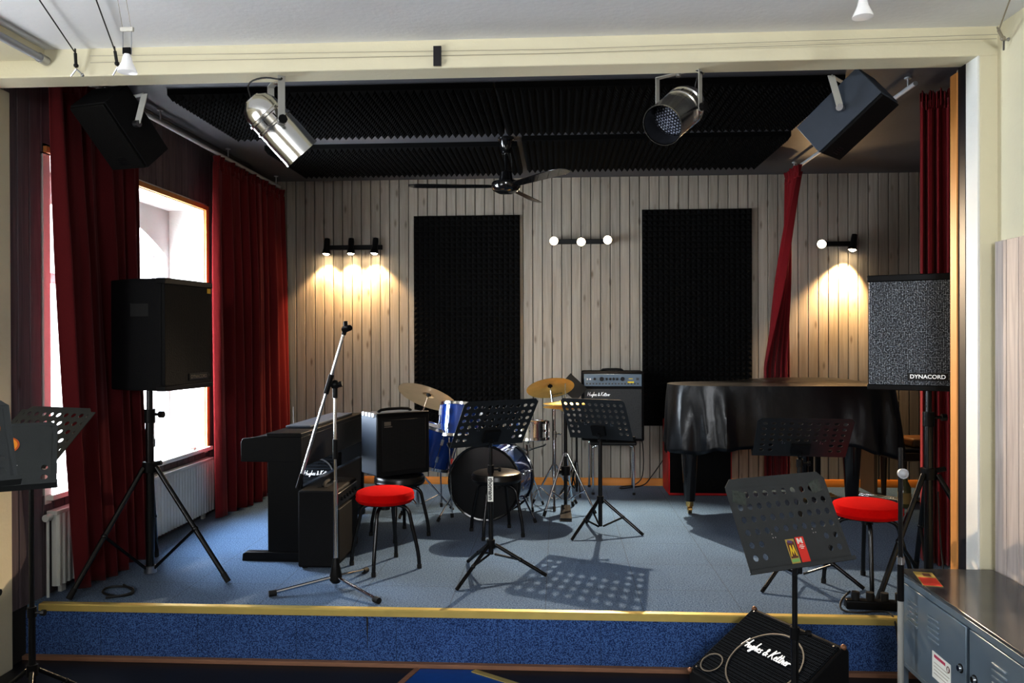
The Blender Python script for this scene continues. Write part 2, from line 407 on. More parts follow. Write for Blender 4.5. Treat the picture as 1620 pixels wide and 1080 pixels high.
def RZ(a): return Matrix.Rotation(a, 4, 'Z')
def RX(a): return Matrix.Rotation(a, 4, 'X')
def RY(a): return Matrix.Rotation(a, 4, 'Y')
def TR(x, y, z): return Matrix.Translation((x, y, z))
def frame(o, x, y, z):
    m = Matrix.Identity(4)
    for i, v in enumerate((x, y, z)):
        for k in range(3): m[k][i] = v[k]
    for k in range(3): m[k][3] = o[k]
    return m
FRONT = RX(pi/2)      # local XY plane stood up, facing -Y

# ------------------------------------------------------------------ setting
def slab(name, x0, x1, y0, y1, z0, z1, m, bevel=0):
    return struct(MB().bx(x0, x1, y0, y1, z0, z1).build(name, m, bevel=bevel, smooth=False))

slab('floor', -3.6, 2.1, -4.2, 4.05, -.1, 0, M['hallfloor'])
slab('ceiling', -3.6, 2.1, -4.2, 3.68, 3.045, 3.15, M['ceil'])
slab('wall_right', 1.945, 2.1, -4.2, 3.66, 0, 3.06, M['cream'])
slab('wall_left_hall', -3.6, -3.5, -4.2, 3.66, 0, 3.06, M['cream'])
slab('wall_hall_rear', -3.6, 2.1, -4.3, -4.2, 0, 3.06, M['cream'])
slab('beam_front', -3.6, 3.8, 3.65, 3.80, 2.915, 3.3, M['cream'], .006)
slab('wall_front_left', -3.6, -2.765, 3.65, 3.88, 0, 2.92, M['cream'], .006)
slab('wall_front_right', 1.868, 3.8, 3.65, 3.86, 0, 2.92, M['cream'], .006)
o = MB().bx(1.860, 1.870, 3.652, 3.755, .0, 2.918).build('trim_1', M['white'], bevel=.002); struct(o)
o = MB().bx(1.858, 1.872, 3.755, 3.82, .0, 2.918).build('trim_2', M['tape']); struct(o)
o = MB().bx(1.852, 1.885, 3.82, 3.885, S, 2.90).build('trim_3', M['casing'], bevel=.003); struct(o)
# boarded dado on the right hall wall
m = MB(); y = 3.60
while y > -1.5:
    m.bx(1.906, 1.945, y-.088, y, .05, 2.085); y -= .091
struct(m.build('trim_4', M['wains'], bevel=.003))
# back wall: boards on a dark backing
struct(MB().bx(-2.95, 3.8, BACK, BACK+.12, 0, 3.4).build('wall_back', M['gap'], smooth=False))
m = MB(); x = -2.80
while x < 3.6:
    m.bx(x+.002, x+.0885, BACK-.018, BACK+.002, S, 3.26); x += .0915
struct(m.build('wall_back_boards', M['back'], bevel=.004))
m = MB().prism([(BACK-.034, S), (BACK-.034, S+.055), (BACK-.026, S+.068), (BACK-.018, S+.07), (BACK-.018, S)], -2.6, 3.6, 'x')
struct(m.build('baseboard_back', M['base']))
# stage right wall
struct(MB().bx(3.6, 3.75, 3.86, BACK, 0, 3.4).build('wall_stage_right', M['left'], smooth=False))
# left wall with window hole  y 4.30..6.18   z .56..2.39 above the stage
WY0, WY1, WZ0, WZ1 = 4.21, 6.12, S+.545, S+2.405
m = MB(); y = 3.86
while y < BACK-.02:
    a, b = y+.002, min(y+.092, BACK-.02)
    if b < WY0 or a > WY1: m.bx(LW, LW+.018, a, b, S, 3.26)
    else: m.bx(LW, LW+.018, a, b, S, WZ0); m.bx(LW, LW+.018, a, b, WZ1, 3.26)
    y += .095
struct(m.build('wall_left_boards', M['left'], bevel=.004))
m = MB().bx(-2.95, LW+.004, 3.86, WY0, 0, 3.4).bx(-2.95, LW+.004, WY1, BACK, 0, 3.4).bx(-2.95, LW+.004, WY0, WY1, 0, WZ0-.03).bx(-2.95, LW+.004, WY0, WY1, WZ1, 3.4)
struct(m.build('wall_left', M['gap'], smooth=False))
# deep plaster reveal and outer wall with a segmental arch
XO = -3.06
m = MB()
m.bx(XO-.12, -2.78, WY0-.05, WY0+.006, WZ0-.05, WZ1+.05).bx(XO-.12, -2.78, WY1-.006, WY1+.05, WZ0-.05, WZ1+.05)
m.bx(XO-.12, -2.78, WY0-.05, WY1+.05, WZ1-.006, WZ1+.05)
yc = (WY0+WY1)/2; hw = (WY1-WY0)/2-.05; n = 24
struct(m.build('trim_5', M['white'], smooth=False)); m = MB()
arch = [(yc+hw*(2*i/n-1), S+2.29-.31*(hw*(2*i/n-1))**2) for i in range(n+1)]
for (ya, za), (yb, zb) in zip(arch, arch[1:]):
    m.hexa([(XO-.1, ya, za), (XO, ya, za), (XO, yb, zb), (XO-.1, yb, zb), (XO-.1, ya, WZ1+.02), (XO, ya, WZ1+.02), (XO, yb, WZ1+.02), (XO-.1, yb, WZ1+.02)])
m.bx(XO-.1, XO, WY0, WY0+.05, WZ0, WZ1).bx(XO-.1, XO, WY1-.05, WY1, WZ0, WZ1)
struct(m.build('trim_8', M['plaster'], smooth=False))
w = struct(MB().bx(XO-.16, XO-.1, WY0+.03, WY0+.09, WZ0, WZ1-.2).bx(XO-.16, XO-.1, WY1-.09, WY1-.03, WZ0, WZ1-.2)
    .bx(XO-.16, XO-.1, yc-.05, yc+.05, WZ0, WZ1-.1).bx(XO-.16, XO-.1, WY0+.03, WY1-.03, S+1.74, S+1.81)
    .bx(XO-.16, XO-.1, WY0+.03, WY1-.03, WZ0, WZ0+.07).build('window_1', M['winframe'], bevel=.004))
MB().bx(XO-.135, XO-.13, WY0+.05, WY1-.05, WZ0+.04, WZ1-.12).build('pane', M['glass'], w, smooth=False)
MB().bx(XO-.02, LW+.06, WY0-.04, WY1+.06, WZ0-.03, WZ0).build('sill', M['white'], w, bevel=.004)
m = MB().bx(LW+.016, LW+.04, WY0-.05, WY1+.045, WZ1, WZ1+.035).bx(LW+.016, LW+.04, WY1, WY1+.045, WZ0, WZ1)
m.build('casing', M['casing'], w, bevel=.003)
# stage ceiling
slab('ceiling_stage', -2.95, 3.8, 3.80, BACK+.1, 3.19, 3.32, M['sceil'])
# stage platform
st = struct(MB().bx(-2.95, 3.7, 4.035, BACK+.02, .0, S).build('floor_stage', M['carpet'], smooth=False))
MB().bx(-2.95, 3.7, 4.022, 4.036, .022, S-.03).build('riser', M['riser'], st, smooth=False)
MB().prism([(4.012, S-.028), (4.012, S+.002), (4.018, S+.008), (4.055, S+.008), (4.06, S), (4.036, S-.0), (4.036, S-.028)], -2.72, 3.7, 'x').build('nosing', M['nosing'], st)
MB().bx(-2.95, 3.7, 3.99, 4.036, 0, .022).build('base_strip', M['strip'], st, bevel=.003)
# lifted seam of the riser carpet
MB().poly([(-.985, 4.0205, S-.035), (-.975, 4.0205, S-.035), (-.979, 4.0205, .07)]).build('seam_gap', M['gap'], st, smooth=False)
# blue field with pale edging on the hall floor
o = struct(MB().poly([(-.70, 3.985, .002), (-.42, 3.985, .002), (.02, 3.70, .002), (.25, 3.50, .002), (-.86, 3.50, .002)]).build('trim_6', M['bluemat'], smooth=False))
MB().bx(0, .034, 0, .62, .001, .006, TR(-.42, 3.985, 0) @ RZ(R(-123))).build('pale_edge', M['nosing'], o)
MB().bx(-.03, 0, -.55, 0, .001, .005, TR(-.70, 3.985, 0) @ RZ(R(-16))).build('brown_edge', M['strip'], o)
# conduit and ceiling step at top left
slab('trim_7', -3.5, -2.43, 1.0, 3.65, 2.995, 3.05, M['cream'], .004)
o = MB().cyl((-2.41, 1.0, 2.985), (-2.41, 3.60, 2.985), .018).build('ceiling_conduit', M['lgrey'])
for y in (3.0, 3.58): MB().cyl((-2.41, y, 2.985), (-2.41, y+.05, 2.985), .023).build('coupling', M['steel'], o)
tag(o, 'grey conduit pipe along the hall ceiling at top left corner', 'pipe')

# ------------------------------------------------------------------ acoustic foam
def foam(o, U, V, Nn, nu, nv, p, h, base, name, m, label, group):
    o, U, V, Nn = Vector(o), Vector(U), Vector(V), Vector(Nn)
    b = MB(); W, H = nu*p, nv*p
    P = lambda u, v, d: o+U*u+V*v+Nn*d
    b.hexa([P(0,0,0), P(W,0,0), P(W,H,0), P(0,H,0), P(0,0,base), P(W,0,base), P(W,H,base), P(0,H,base)])
    for i in range(nu):
        for j in range(nv):
            q = [P(i*p, j*p, base), P((i+1)*p, j*p, base), P((i+1)*p, (j+1)*p, base), P(i*p, (j+1)*p, base)]
            c = b.bm.verts.new(P((i+.5)*p, (j+.5)*p, base+h)); q = [b.bm.verts.new(k) for k in q]
            for k in range(4): b.bm.faces.new((q[k], q[(k+1) % 4], c))
    return tag(b.build(name, m, smooth=False), label, 'acoustic panel', group)
Yw = BACK-.018
foam((-1.375, Yw, S+.53), (1,0,0), (0,0,1), (0,-1,0), 20, 40, .0507, .028, .02, 'wall_foam_panel', M['foam'],
     'tall black foam panel on the back wall, behind the drum kit', 'black foam panels on the back wall')
foam((.79, Yw, S+.565), (1,0,0), (0,0,1), (0,-1,0), 20, 40, .0507, .028, .02, 'wall_foam_panel', M['foam'],
     'tall black foam panel on the back wall, between the lit bulbs and the grand piano', 'black foam panels on the back wall')
G4 = 'dark foam panels under the stage ceiling'
foam((-2.37, 4.72, 3.19), (1,0,0), (0,1,0), (0,0,-1), 42, 22, .0473, .036, .035, 'ceiling_foam_panel', M['ceilfoam'],
     'dark ceiling foam panel nearest the front at the left, its jagged edge against the grey-blue ceiling', G4)
foam((-.37, 4.72, 3.19), (1,0,0), (0,1,0), (0,0,-1), 43, 22, .0473, .036, .035, 'ceiling_foam_panel', M['ceilfoam'],
     'dark ceiling foam panel nearest the front, right of the seam above the fan', G4)
foam((-2.30, 6.14, 3.19), (1,0,0), (0,1,0), (0,0,-1), 42, 21, .0473, .036, .035, 'ceiling_foam_panel', M['ceilfoam'],
     'dark ceiling foam panel at the back, left of the ceiling fan', G4)
foam((-.27, 5.98, 3.19), (1,0,0), (0,1,0), (0,0,-1), 42, 22, .0473, .036, .035, 'ceiling_foam_panel', M['ceilfoam'],
     'dark ceiling foam panel at the back, right of the ceiling fan', G4)

# ------------------------------------------------------------------ curtains and rails
def curtain(label, A, B, A2, B2, z0, z1, folds, amp, m, seed, bulge=0., kmax=1.):
    rnd = random.Random(seed); ph = [rnd.uniform(0, 6.28) for _ in range(8)]
    A, B, A2, B2 = (Vector(v) for v in (A, B, A2, B2))
    def fn(u, v):
        k = min(1, v/kmax)**(1.3 if kmax == 1 else .9)
        a, b = A.lerp(A2, k), B.lerp(B2, k)
        uu = u+.012*sin(9*u+ph[0]+v*1.3)
        p = a.lerp(b, uu); d = (b-a).normalized(); nrm = Vector((d.y, -d.x))
        w = sin(2*pi*folds*u+.5*sin(4*u+ph[1])+v*.5*sin(7*u+ph[2]))+.45*sin(2*pi*folds*1.7*u+ph[3]+v)+.3*sin(2*pi*folds*.5*u+ph[4]+1.2*v)
        am = amp*(.55+.45*min(1, v*3))*(1+.25*sin(5*u+ph[5]))
        p = p+nrm*w*am; bb = bulge*math.exp(-((v-.49)/.22)**4)*max(0, min(1, u*3-.2)); p.x -= bb; p.y += 1.75*bb
        return (p.x, p.y, z1+(z0-z1)*v+.012*sin(11*u+ph[6])*(v > .97))
    c = MB().grid(fn, 26*folds, 46).build('curtain', m, smooth=True, ang=180, solid=.003)
    def hd(u, v):
        p = A.lerp(B, u); d = (B-A).normalized(); nrm = Vector((d.y, -d.x))
        w = sin(2*pi*folds*2.3*u+ph[3])+.6*sin(2*pi*folds*4.1*u+ph[2])
        p = p+nrm*w*amp*(.35+.5*abs(v-.4))
        return (p.x, p.y, z1-.05+.10*v+.01*sin(40*u))
    MB().grid(hd, 30*folds, 5).build('heading', m, c, smooth=True, ang=180, solid=.003)
    return tag(c, label, 'curtain', 'dark red stage curtains')
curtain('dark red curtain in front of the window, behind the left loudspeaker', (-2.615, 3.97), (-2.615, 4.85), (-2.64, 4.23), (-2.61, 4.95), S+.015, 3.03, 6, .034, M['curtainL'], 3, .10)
curtain('red curtain past the window in the back left corner, lit along its edges', (-2.625, 5.98), (-2.625, 7.48), (-2.605, 5.97), (-2.56, 7.44), S+.015, 3.03, 9, .034, M['curtain2'], 5)
curtain('narrow red curtain hanging behind the grand piano', (2.0, 6.74), (2.0, 7.10), (1.89, 7.46), (2.12, 7.44), S+.03, 3.05, 5, .03, M['curtain'], 8, 0, .6)
curtain('dark red curtain at the right jamb, behind the right loudspeaker', (2.215, 5.02), (2.50, 4.88), (2.22, 5.02), (2.50, 4.90), S+.015, 3.11, 7, .032, M['curtain'], 11)
def rail(x, y0, y1, z, label):
    r = MB().cyl((x, y0, z), (x, y1, z), .014, n=12).build('curtain_rail', M['lgrey'])
    for k in range(4):
        y = y0+.1+(y1-y0-.2)*k/3
        MB().cyl((x, y, z), (x, y, 3.19), .005, n=8).cyl((x, y, 3.182), (x, y, 3.19), .02, n=12).build('hanger', M['lgrey'], r)
    tag(r, label, 'curtain rail', 'curtain rails')
rail(-2.625, 3.95, 7.4, 3.105, 'white curtain rail running back along the left stage wall')
rail(2.05, 4.7, 7.15, 3.125, 'white curtain rail running back under the ceiling at the right')
o = MB().tube([(-2.68, 3.90, 3.18), (-2.68, 4.6, 3.17), (-2.68, 5.2, 3.165), (-2.67, 6.2, 3.17), (-2.67, 6.8, 3.17)], .009).build('ceiling_cable', M['cable'])
tag(o, 'black cable run along the ceiling above the left curtain rail', 'cable')

# ------------------------------------------------------------------ radiator and sill items
r = thing('radiator', 'white panel radiator under the window, partly hidden by the curtain', 'radiator', (-2.742, 5.14, S))
m = MB(); y = -.97
while y < .97:
    m.prism([(.018, y), (.03, y+.012), (.03, y+.026), (.018, y+.038), (-.01, y+.038), (-.01, y)], .05, .45, 'z'); y += .044
m.build('panel', M['rad'], r, bevel=.002)
MB().bx(-.03, .03, -.98, .99, .44, .462).build('top_grille', M['rad'], r, bevel=.002)
MB().cyl((-.01, -1.02, .43), (-.01, -.98, .43), .02).cyl((-.01, -1.0, .0), (-.01, -1.0, .43), .008).build('valve', M['rad'], r)
for y in (-.88, .88): MB().bx(-.02, .0, y-.02, y+.02, 0, .06).build('foot', M['rad'], r)
o = MB().bx(-.06, .06, -.09, .09, 0, .012, TR(-2.84, 5.93, WZ0) @ RZ(.3)).bx(-.05, .06, -.08, .09, .012, .02, TR(-2.84, 5.93, WZ0) @ RZ(.1)).build('paper_stack', M['paper'])
tag(o, 'small stack of papers lying on the window sill', 'papers')

# ------------------------------------------------------------------ wall spotlights
def spot_bar(x0, x1, z, heads, label):
    t = thing('wall_spotlight', label, 'wall light', ((x0+x1)/2, Yw, z), 0, 'spotlight bars on the back wall')
    cx = (x0+x1)/2
    MB().bx(x0-cx, x1-cx, -.03, 0, -.022, .022).build('bar', M['plastic'], t, bevel=.004)
    for hx, d, lit in heads:
        d = Vector(d).normalized(); p = Vector((hx-cx, -.085, .0))
        T = Matrix.Translation(p) @ d.to_track_quat('Z', 'Y').to_matrix().to_4x4()
        h = MB().lathe([(.012, -.085), (.024, -.08), (.027, -.05), (.027, .01), (.034, .035), (.042, .07), (.040, .07), (.03, .035), (.024, .01)], T, 20, True, True).cyl((hx-cx, -.02, 0), p, .01).build('head', M['plastic'], t)
        MB().lathe([(.004, .028), (.02, .034), (.033, .05), (.034, .062), (.02, .076), (.003, .08)], T, 18).build('bulb', M['bulb'], h)
    return t
def lamp(kind, name, loc, d, energy, col, **kw):
    l = bpy.data.lights.new(name, kind); l.energy = energy; l.color = col
    for k, v in kw.items(): setattr(l, k, v)
    o = bpy.data.objects.new(name, l); C.objects.link(o); o.location = loc
    o.rotation_euler = Vector(d).to_track_quat('-Z', 'Y').to_euler()
    return o
WARM = (1, .66, .33)
dn = (.02, .13, -1)
spot_bar(-2.24, -1.68, S+2.265, [(-2.20, (-.05,-.1,-1), 1), (-1.965, (0,-.1,-1), 1), (-1.735, (-.08,-.1,-1), 1)], 'black wall bar of three downward spotlights, left of the foam panels')
spot_bar(-.05, .50, S+2.30, [(-.03, (-.12,-1,-.12), 1), (.215, (0,-1,-.3), 1), (.455, (.05,-1,-.05), 1)], 'wall bar of three lit bulbs facing out, between the foam panels')
spot_bar(2.40, 2.76, S+2.255, [(2.43, (-.5,-1,-.25), 1), (2.705, (-.2,-.15,-1), 1)], 'black wall bar of two spotlights above the grand piano, right end of the back wall')
for x, e in ((-2.21, 7), (-1.965, 11), (-1.745, 9)):
    lamp('SPOT', 'downlight', (x, Yw-.095, S+2.165), (0, .10, -1), e*4.2, WARM, spot_size=R(100), spot_blend=.5, shadow_soft_size=.02)
lamp('SPOT', 'downlight', (2.67, Yw-.11, S+2.15), (-.16, .16, -1), 190, WARM, spot_size=R(88), spot_blend=.8, shadow_soft_size=.02)
for x, d, e in ((-.045, (-.12,-1,-.75), 20), (.215, (0,-1,-.75), 24), (.46, (-.05,-1,-.75), 230)):
    lamp('SPOT', 'bulb_light', (x, Yw-.20, S+2.30), d, e*2.6, (1, .78, .54), spot_size=R(90), spot_blend=.5, shadow_soft_size=.014)
lamp('SPOT', 'bulb_light', (2.37, Yw-.20, S+2.22), (-.5,-1,-.25), 16, WARM, spot_size=R(140), spot_blend=.3, shadow_soft_size=.03)

# wall socket
o = MB().bx(1.02, 1.10, BACK-.03, BACK-.017, S+.335, S+.415).build('wall_socket', M['socket'], bevel=.003)
MB().cyl((1.06, BACK-.045, S+.375), (1.06, BACK-.03, S+.375), .022).build('plug', M['plastic'], o)
tag(o, 'white wall socket low on the back wall beside the red amplifier', 'socket')
o = MB().tube([(1.05, BACK-.05, S+.37), (.98, BACK-.06, S+.25), (.86, BACK-.06, S+.08), (.80, BACK-.08, S+.01), (.66, BACK-.18, S+.008), (.55, BACK-.24, S+.008), (.58, BACK-.12, S+.008), (.72, BACK-.08, S+.01), (.80, BACK-.06, S+.1), (.79, BACK-.06, S+.45), (.72, BACK-.07, S+.56)], .005, 7, 2).build('amplifier_cable', M['cable'])
tag(o, 'black power cable from the wall socket, looped behind the chair of the large amplifier', 'cable')

# ------------------------------------------------------------------ ceiling fan
f = thing('ceiling_fan', 'black three bladed ceiling fan hanging from the stage ceiling', 'fan', (-.392, 6.03, 3.19))
MB().lathe([(.062, 0), (.062, -.02), (.05, -.03), (.03, -.11), (.032, -.12), (.012, -.122)], None, 24).build('canopy', M['piano'], f)
MB().cyl((0, 0, -.12), (0, 0, -.32), .011).build('rod', M['piano'], f)
MB().tube([(.03, 0, -.1), (.05, 0, -.2), (.03, 0, -.3)], .004, 6, 2).build('cord', M['cable'], f)
MB().lathe([(.03, -.25), (.042, -.26), (.052, -.315), (.055, -.33), (.10, -.335), (.112, -.35), (.112, -.375), (.10, -.40), (.06, -.42), (.005, -.424)], None, 28).build('motor', M['piano'], f)
for k, a in enumerate((186, 309, 73)):
    T = RZ(R(a)) @ RX(R((3, -9, 14)[k]))
    m = MB()
    out = [(.10, -.03), (.14, -.045), (.60, -.062), (.70, -.055), (.74, -.02), (.735, .03), (.66, .055), (.14, .04), (.10, .03)]
    m.prism(out, -.372, -.366, 'z', TR(0, 0, -.37+.37) )
    for v in m.bm.verts: v.co = TR(0, 0, -.37) @ (T @ (TR(0, 0, .37) @ v.co))
    m.build('blade', M['wood'] if k == 2 else M['piano'], f, bevel=.002)  # far blade brown instead of black: light on it put into its colour

# ------------------------------------------------------------------ PAR cans
def par_can(px, axis, label, lens, rollside):
    a = Vector(axis).normalized(); c = Vector(px)
    h = Vector((a.x, a.y, 0)).normalized(); w = Vector((-h.y, h.x, 0))   # yoke pivots sit on the horizontal normal
    t = thing('stage_lamp', label, 'stage light', c, 0, 'silver stage lamps hanging from the beam')
    T = a.to_track_quat('Z', 'Y').to_matrix().to_4x4()
    prof = [(.012, -.17), (.04, -.165), (.045, -.158), (.072, -.14), (.088, -.105), (.092, -.075), (.099, -.07), (.099, -.06), (.093, -.055), (.093, -.02), (.098, -.015), (.098, -.008), (.0935, -.004), (.0935, .035), (.0955, .04), (.0955, .165), (.098, .17), (.098, .176), (.094, .176), (.094, .06), (.088, .02)]
    can = MB().lathe(prof, T, 40, True, True).build('can', M['par'], t)
    for k in range(10): MB().bx(.0905, .0945, -.003, .003, -.05, -.026, T @ RZ(2*pi*k/10)).build('vent_slot', M['badge'], can)
    m = MB()
    for k in range(3): m.bx(-.018, .018, -.003, .003, -.171, -.1675, T @ RZ(k*pi/3))
    m.build('rear_vent', M['badge'], can)
    MB().lathe([(.088, .045), (.09, .06), (.06, .068), (.003, .071)], T, 32).build('lens', lens, can)
    MB().lathe([(.0915, .07), (.0915, .172)], T, 40, False, False).build('added_lining', M['badge'], can)  # black lining added to darken the can's reflecting inside
    # yoke
    top = 2.927-c.z; hw = .112
    m = MB(); F = frame((0, 0, 0), w, h, Vector((0, 0, 1)))
    m.bx(-hw-.004, -hw, -.017, .017, -.02, top, F).bx(hw, hw+.004, -.017, .017, -.02, top, F).bx(-hw-.004, hw+.004, -.017, .017, top-.006, top-.001, F)
    m.build('yoke', M['yoke'], t, bevel=.001)
    for s in (-1, 1):
        MB().cyl(w*s*.095, w*s*(hw+.03), .006, n=10).cyl(w*s*(hw+.005), w*s*(hw+.03), .018, .022, n=8).build('pivot_knob', M['plastic'], t)
    MB().cyl((0, 0, top-.02), (0, 0, top), .012, n=10).build('hanging_bolt', M['steel'], t)
    b = -a*.165
    pts = [b, b+Vector((0, 0, .05))-a*.03, b*.6+Vector((0, 0, .14))+w*.06*rollside, Vector((0, 0, top-.04))+w*.14*rollside, Vector((0, 0, top-.008))+w*.09*rollside]
    MB().tube(pts, .004, 7, 2).build('cord', M['cable'], t)
    return t
par_can((-1.365, 3.80, 2.705), (.60, .38, -.70), 'silver stage lamp on the beam at left, its back dome towards the window', M['led'], -1)
par_can((.572, 3.82, 2.742), (-.52, -.66, -.54), 'silver stage lamp on the beam at right, its lens of small LEDs showing', M['led'], 1)

# ------------------------------------------------------------------ hanging loudspeakers
def hang_speaker(c, X, Yv, Z, d, side, label):
    t = thing('hanging_loudspeaker', label, 'loudspeaker', c, 0, 'small loudspeakers hung from the beam')
    F = frame((0, 0, 0), X, Yv, Z)
    w, dp, h = (v/2 for v in d)
    MB().bx(-w, w, -dp+.02, dp, -h, h, F).build('cabinet', M['slate'] if side < 0 else M['tolex'], t, bevel=.004)
    g = MB().bx(-w+.006, w-.006, -dp+.005, -dp+.02, -h+.006, h-.006, F).build('grille', M['padark'], t, bevel=.003)
    m = MB()
    for k in range(4): m.bx(-.03, .03, -dp+.002, -dp+.006, -h+.03+.012*k, -h+.036+.012*k, F)
    m.build('badge', M['badge'], g)
    q = F @ Vector((side*(w+.004), 0, .02)); up = 2.925-c[2]
    b = MB().cyl(q, q+Vector(X)*side*.03, .018, n=10)
    b.build('bolt', M['steel'], t)
    a0 = Vector((q.x, q.y, q.z))+Vector(X)*side*.018
    dx = Vector((.05*side, -.02, 0))
    a1 = Vector((a0.x, a0.y, up))+dx
    m = MB(); hv = Vector((.016, 0, 0)); tv = Vector((0, .003, 0))
    m.hexa([a0-hv-tv, a0+hv-tv, a0+hv+tv, a0-hv+tv, a1-hv-tv, a1+hv-tv, a1+hv+tv, a1-hv+tv])
    e = Vector((0, 0, up))-Vector(X)*side*.05; e.z = up
    hv2 = Vector((0, .016, 0))
    m.hexa([a1-hv2-Vector((0,0,.004)), a1+hv2-Vector((0,0,.004)), a1+hv2, a1-hv2, e-hv2-Vector((0,0,.004)), e+hv2-Vector((0,0,.004)), e+hv2, e-hv2])
    m.cyl(e+Vector((0, 0, -.0)), F @ Vector((0, 0, h-.02)), .008, n=8)
    m.build('bracket', M['yoke'], t)
    return t
k = 4.05/3.95
hang_speaker((1.404*k, 4.05, 1.67+(2.759-1.67)*k-.02), (.629, .777, .0215), (-.4916, .3762, .7854), (.6022, -.5046, .6186), (.243*k, .196*k, .369*k), -1,
             'grey sided loudspeaker hung tilted from the beam beside the right silver lamp')
hang_speaker((-2.235*k, 4.05, 1.67+(2.763-1.67)*k-.02), (.9229, -.3823, -.0462), (.3037, .6490, .6976), (-.2367, -.6578, .7150), (.255*k, .19*k, .37*k), 1,
             'black loudspeaker hung tilted from the beam in front of the left curtain')

# ------------------------------------------------------------------ hall ceiling fittings
def wire(name, pts, r, label, cat='wire', group=None, m='wire'):
    o = MB().tube(pts, r, 6).build(name, M[m]); return tag(o, label, cat, group)
wire('tension_wire', [(-2.2, 3.635, 3.005), (0, 3.638, 2.985), (1.92, 3.60, 2.99)], .0011, 'upper thin steel wire stretched along the cream beam', 'wire', 'wires along the beam')
wire('tension_wire', [(-2.2, 3.640, 2.975), (0, 3.642, 2.968), (1.92, 3.61, 2.975)], .0011, 'lower thin steel wire stretched along the cream beam', 'wire', 'wires along the beam')
wire('low_voltage_cable', [(-1.93, 2.7, 3.03), (-2.235, 3.58, 3.0)], .003, 'dark hanging cable left of the halogen lamp, ending at a clamp', 'cable', None, 'cable')
wire('low_voltage_cable', [(-1.50, 2.3, 3.03), (-2.045, 3.58, 3.005)], .003, 'dark hanging cable passing just behind the halogen lamp', 'cable', None, 'cable')
def turnbuckle(p, d, label, m='wire'):
    p, d = Vector(p), Vector(d).normalized()
    o = MB().cyl(p, p+d*.05, .007, n=8).sphere(p+d*.055, .011, 8).cyl(p-d*.02, p, .004, n=6).build('hanging_tensioner', M[m])
    e = p+d*.07; s = Vector((d.z, 0, -d.x))
    MB().cyl(e, e+d*.035+s*.03, .004, n=6).cyl(e, e+d*.025-s*.03, .004, n=6).sphere(e-s*.03+d*.025, .008, 8).build('hook', M['steel'], o)
    tag(o, label, 'wire tensioner', 'wire tensioners')
turnbuckle((-2.235, 3.58, 3.0), (-.1, .25, -.9), 'wire tensioner clamp hanging at the end of the leftmost hanging cable', 'cable')
turnbuckle((-2.045, 3.58, 3.005), (.02, .25, -.9), 'wire tensioner clamp directly beside the halogen lamp', 'cable')
turnbuckle((1.87, 3.50, 2.97), (.6, .6, -.35), 'steel wire tensioner at the right end of the beam by the wall')
wire('tension_wire', [(1.45, 2.4, 3.03), (1.87, 3.50, 2.97)], .003, 'steel wire from the ceiling down to the right end of the beam', 'wire', None)
wire('tension_wire', [(1.72, 2.6, 3.03), (1.94, 3.25, 2.985)], .003, 'steel wire to an eye bolt on the right hall wall', 'wire', None)
def halogen(p, label):
    t = thing('halogen_lamp', label, 'hanging lamp', p, 0, 'small halogen lamps on wires')
    up = 3.045-p[2]
    MB().lathe([(.012, .03), (.016, .02), (.02, 0), (.034, -.03), (.037, -.04), (.033, -.041)], None, 24).build('reflector', M['halogen'], t)
    MB().bx(-.016, .016, -.007, .007, .03, .055).build('socket', M['plastic'], t, bevel=.002)
    hh = min(.13, up-.01)
    m = MB()
    for s in (-1, 1): m.cyl((s*.017, 0, .03), (s*.017, 0, hh), .0022, n=6)
    m.build('stem', M['steel'], t)
    MB().bx(-.026, .026, -.006, .006, hh-.012, hh+.004).build('crossbar', M['socket'], t, bevel=.002)
    m = MB()
    for s in (-1, 1): m.cyl((s*.017, 0, hh), (s*.017-.03, 0, up), .001, n=5)
    m.build('hanging_wire', M['wire'], t)
    return t
halogen((-1.665, 3.0, 2.745), 'small halogen lamp hanging on wires at upper left, below its white crossbar')
halogen((1.12, 3.0, 2.885), 'small halogen lamp hanging from the hall ceiling at upper right')
o = MB().bx(-.55-.018, -.55+.018, 3.628, 3.6345, 2.92, 3.01).build('mounted_tape', M['tape']); tag(o, 'strip of black tape stuck across the wires on the beam', 'tape')

# ------------------------------------------------------------------ stands
def tripod(t, mt, zc, zh, Rr, angs, r, brace_t=.55, foot=.02, zf=.0, rc=.03, braces=True, z0=0):
    R0 = Rr
    for a in angs:
        a, Rr = a if isinstance(a, tuple) else (a, R0)
        d = Vector((cos(R(a)), sin(R(a)), 0))
        p0 = d*rc+Vector((0, 0, zc)); p1 = d*Rr+Vector((0, 0, z0+foot*.7))
        l = MB().cyl(p0, p1, r, n=10).build('leg', mt, t)
        e = (p1-p0).normalized()
        MB().cyl(p1-e*foot*2.2, p1+e*foot*.3, foot*.75, n=10).build('rubber_foot', M['rubber'], l)
        if braces:
            q = p0.lerp(p1, brace_t)
            MB().cyl(d*.02+Vector((0, 0, zh)), q, r*.62, n=8).sphere(q, r*1.25, 8).build('brace', mt, t)

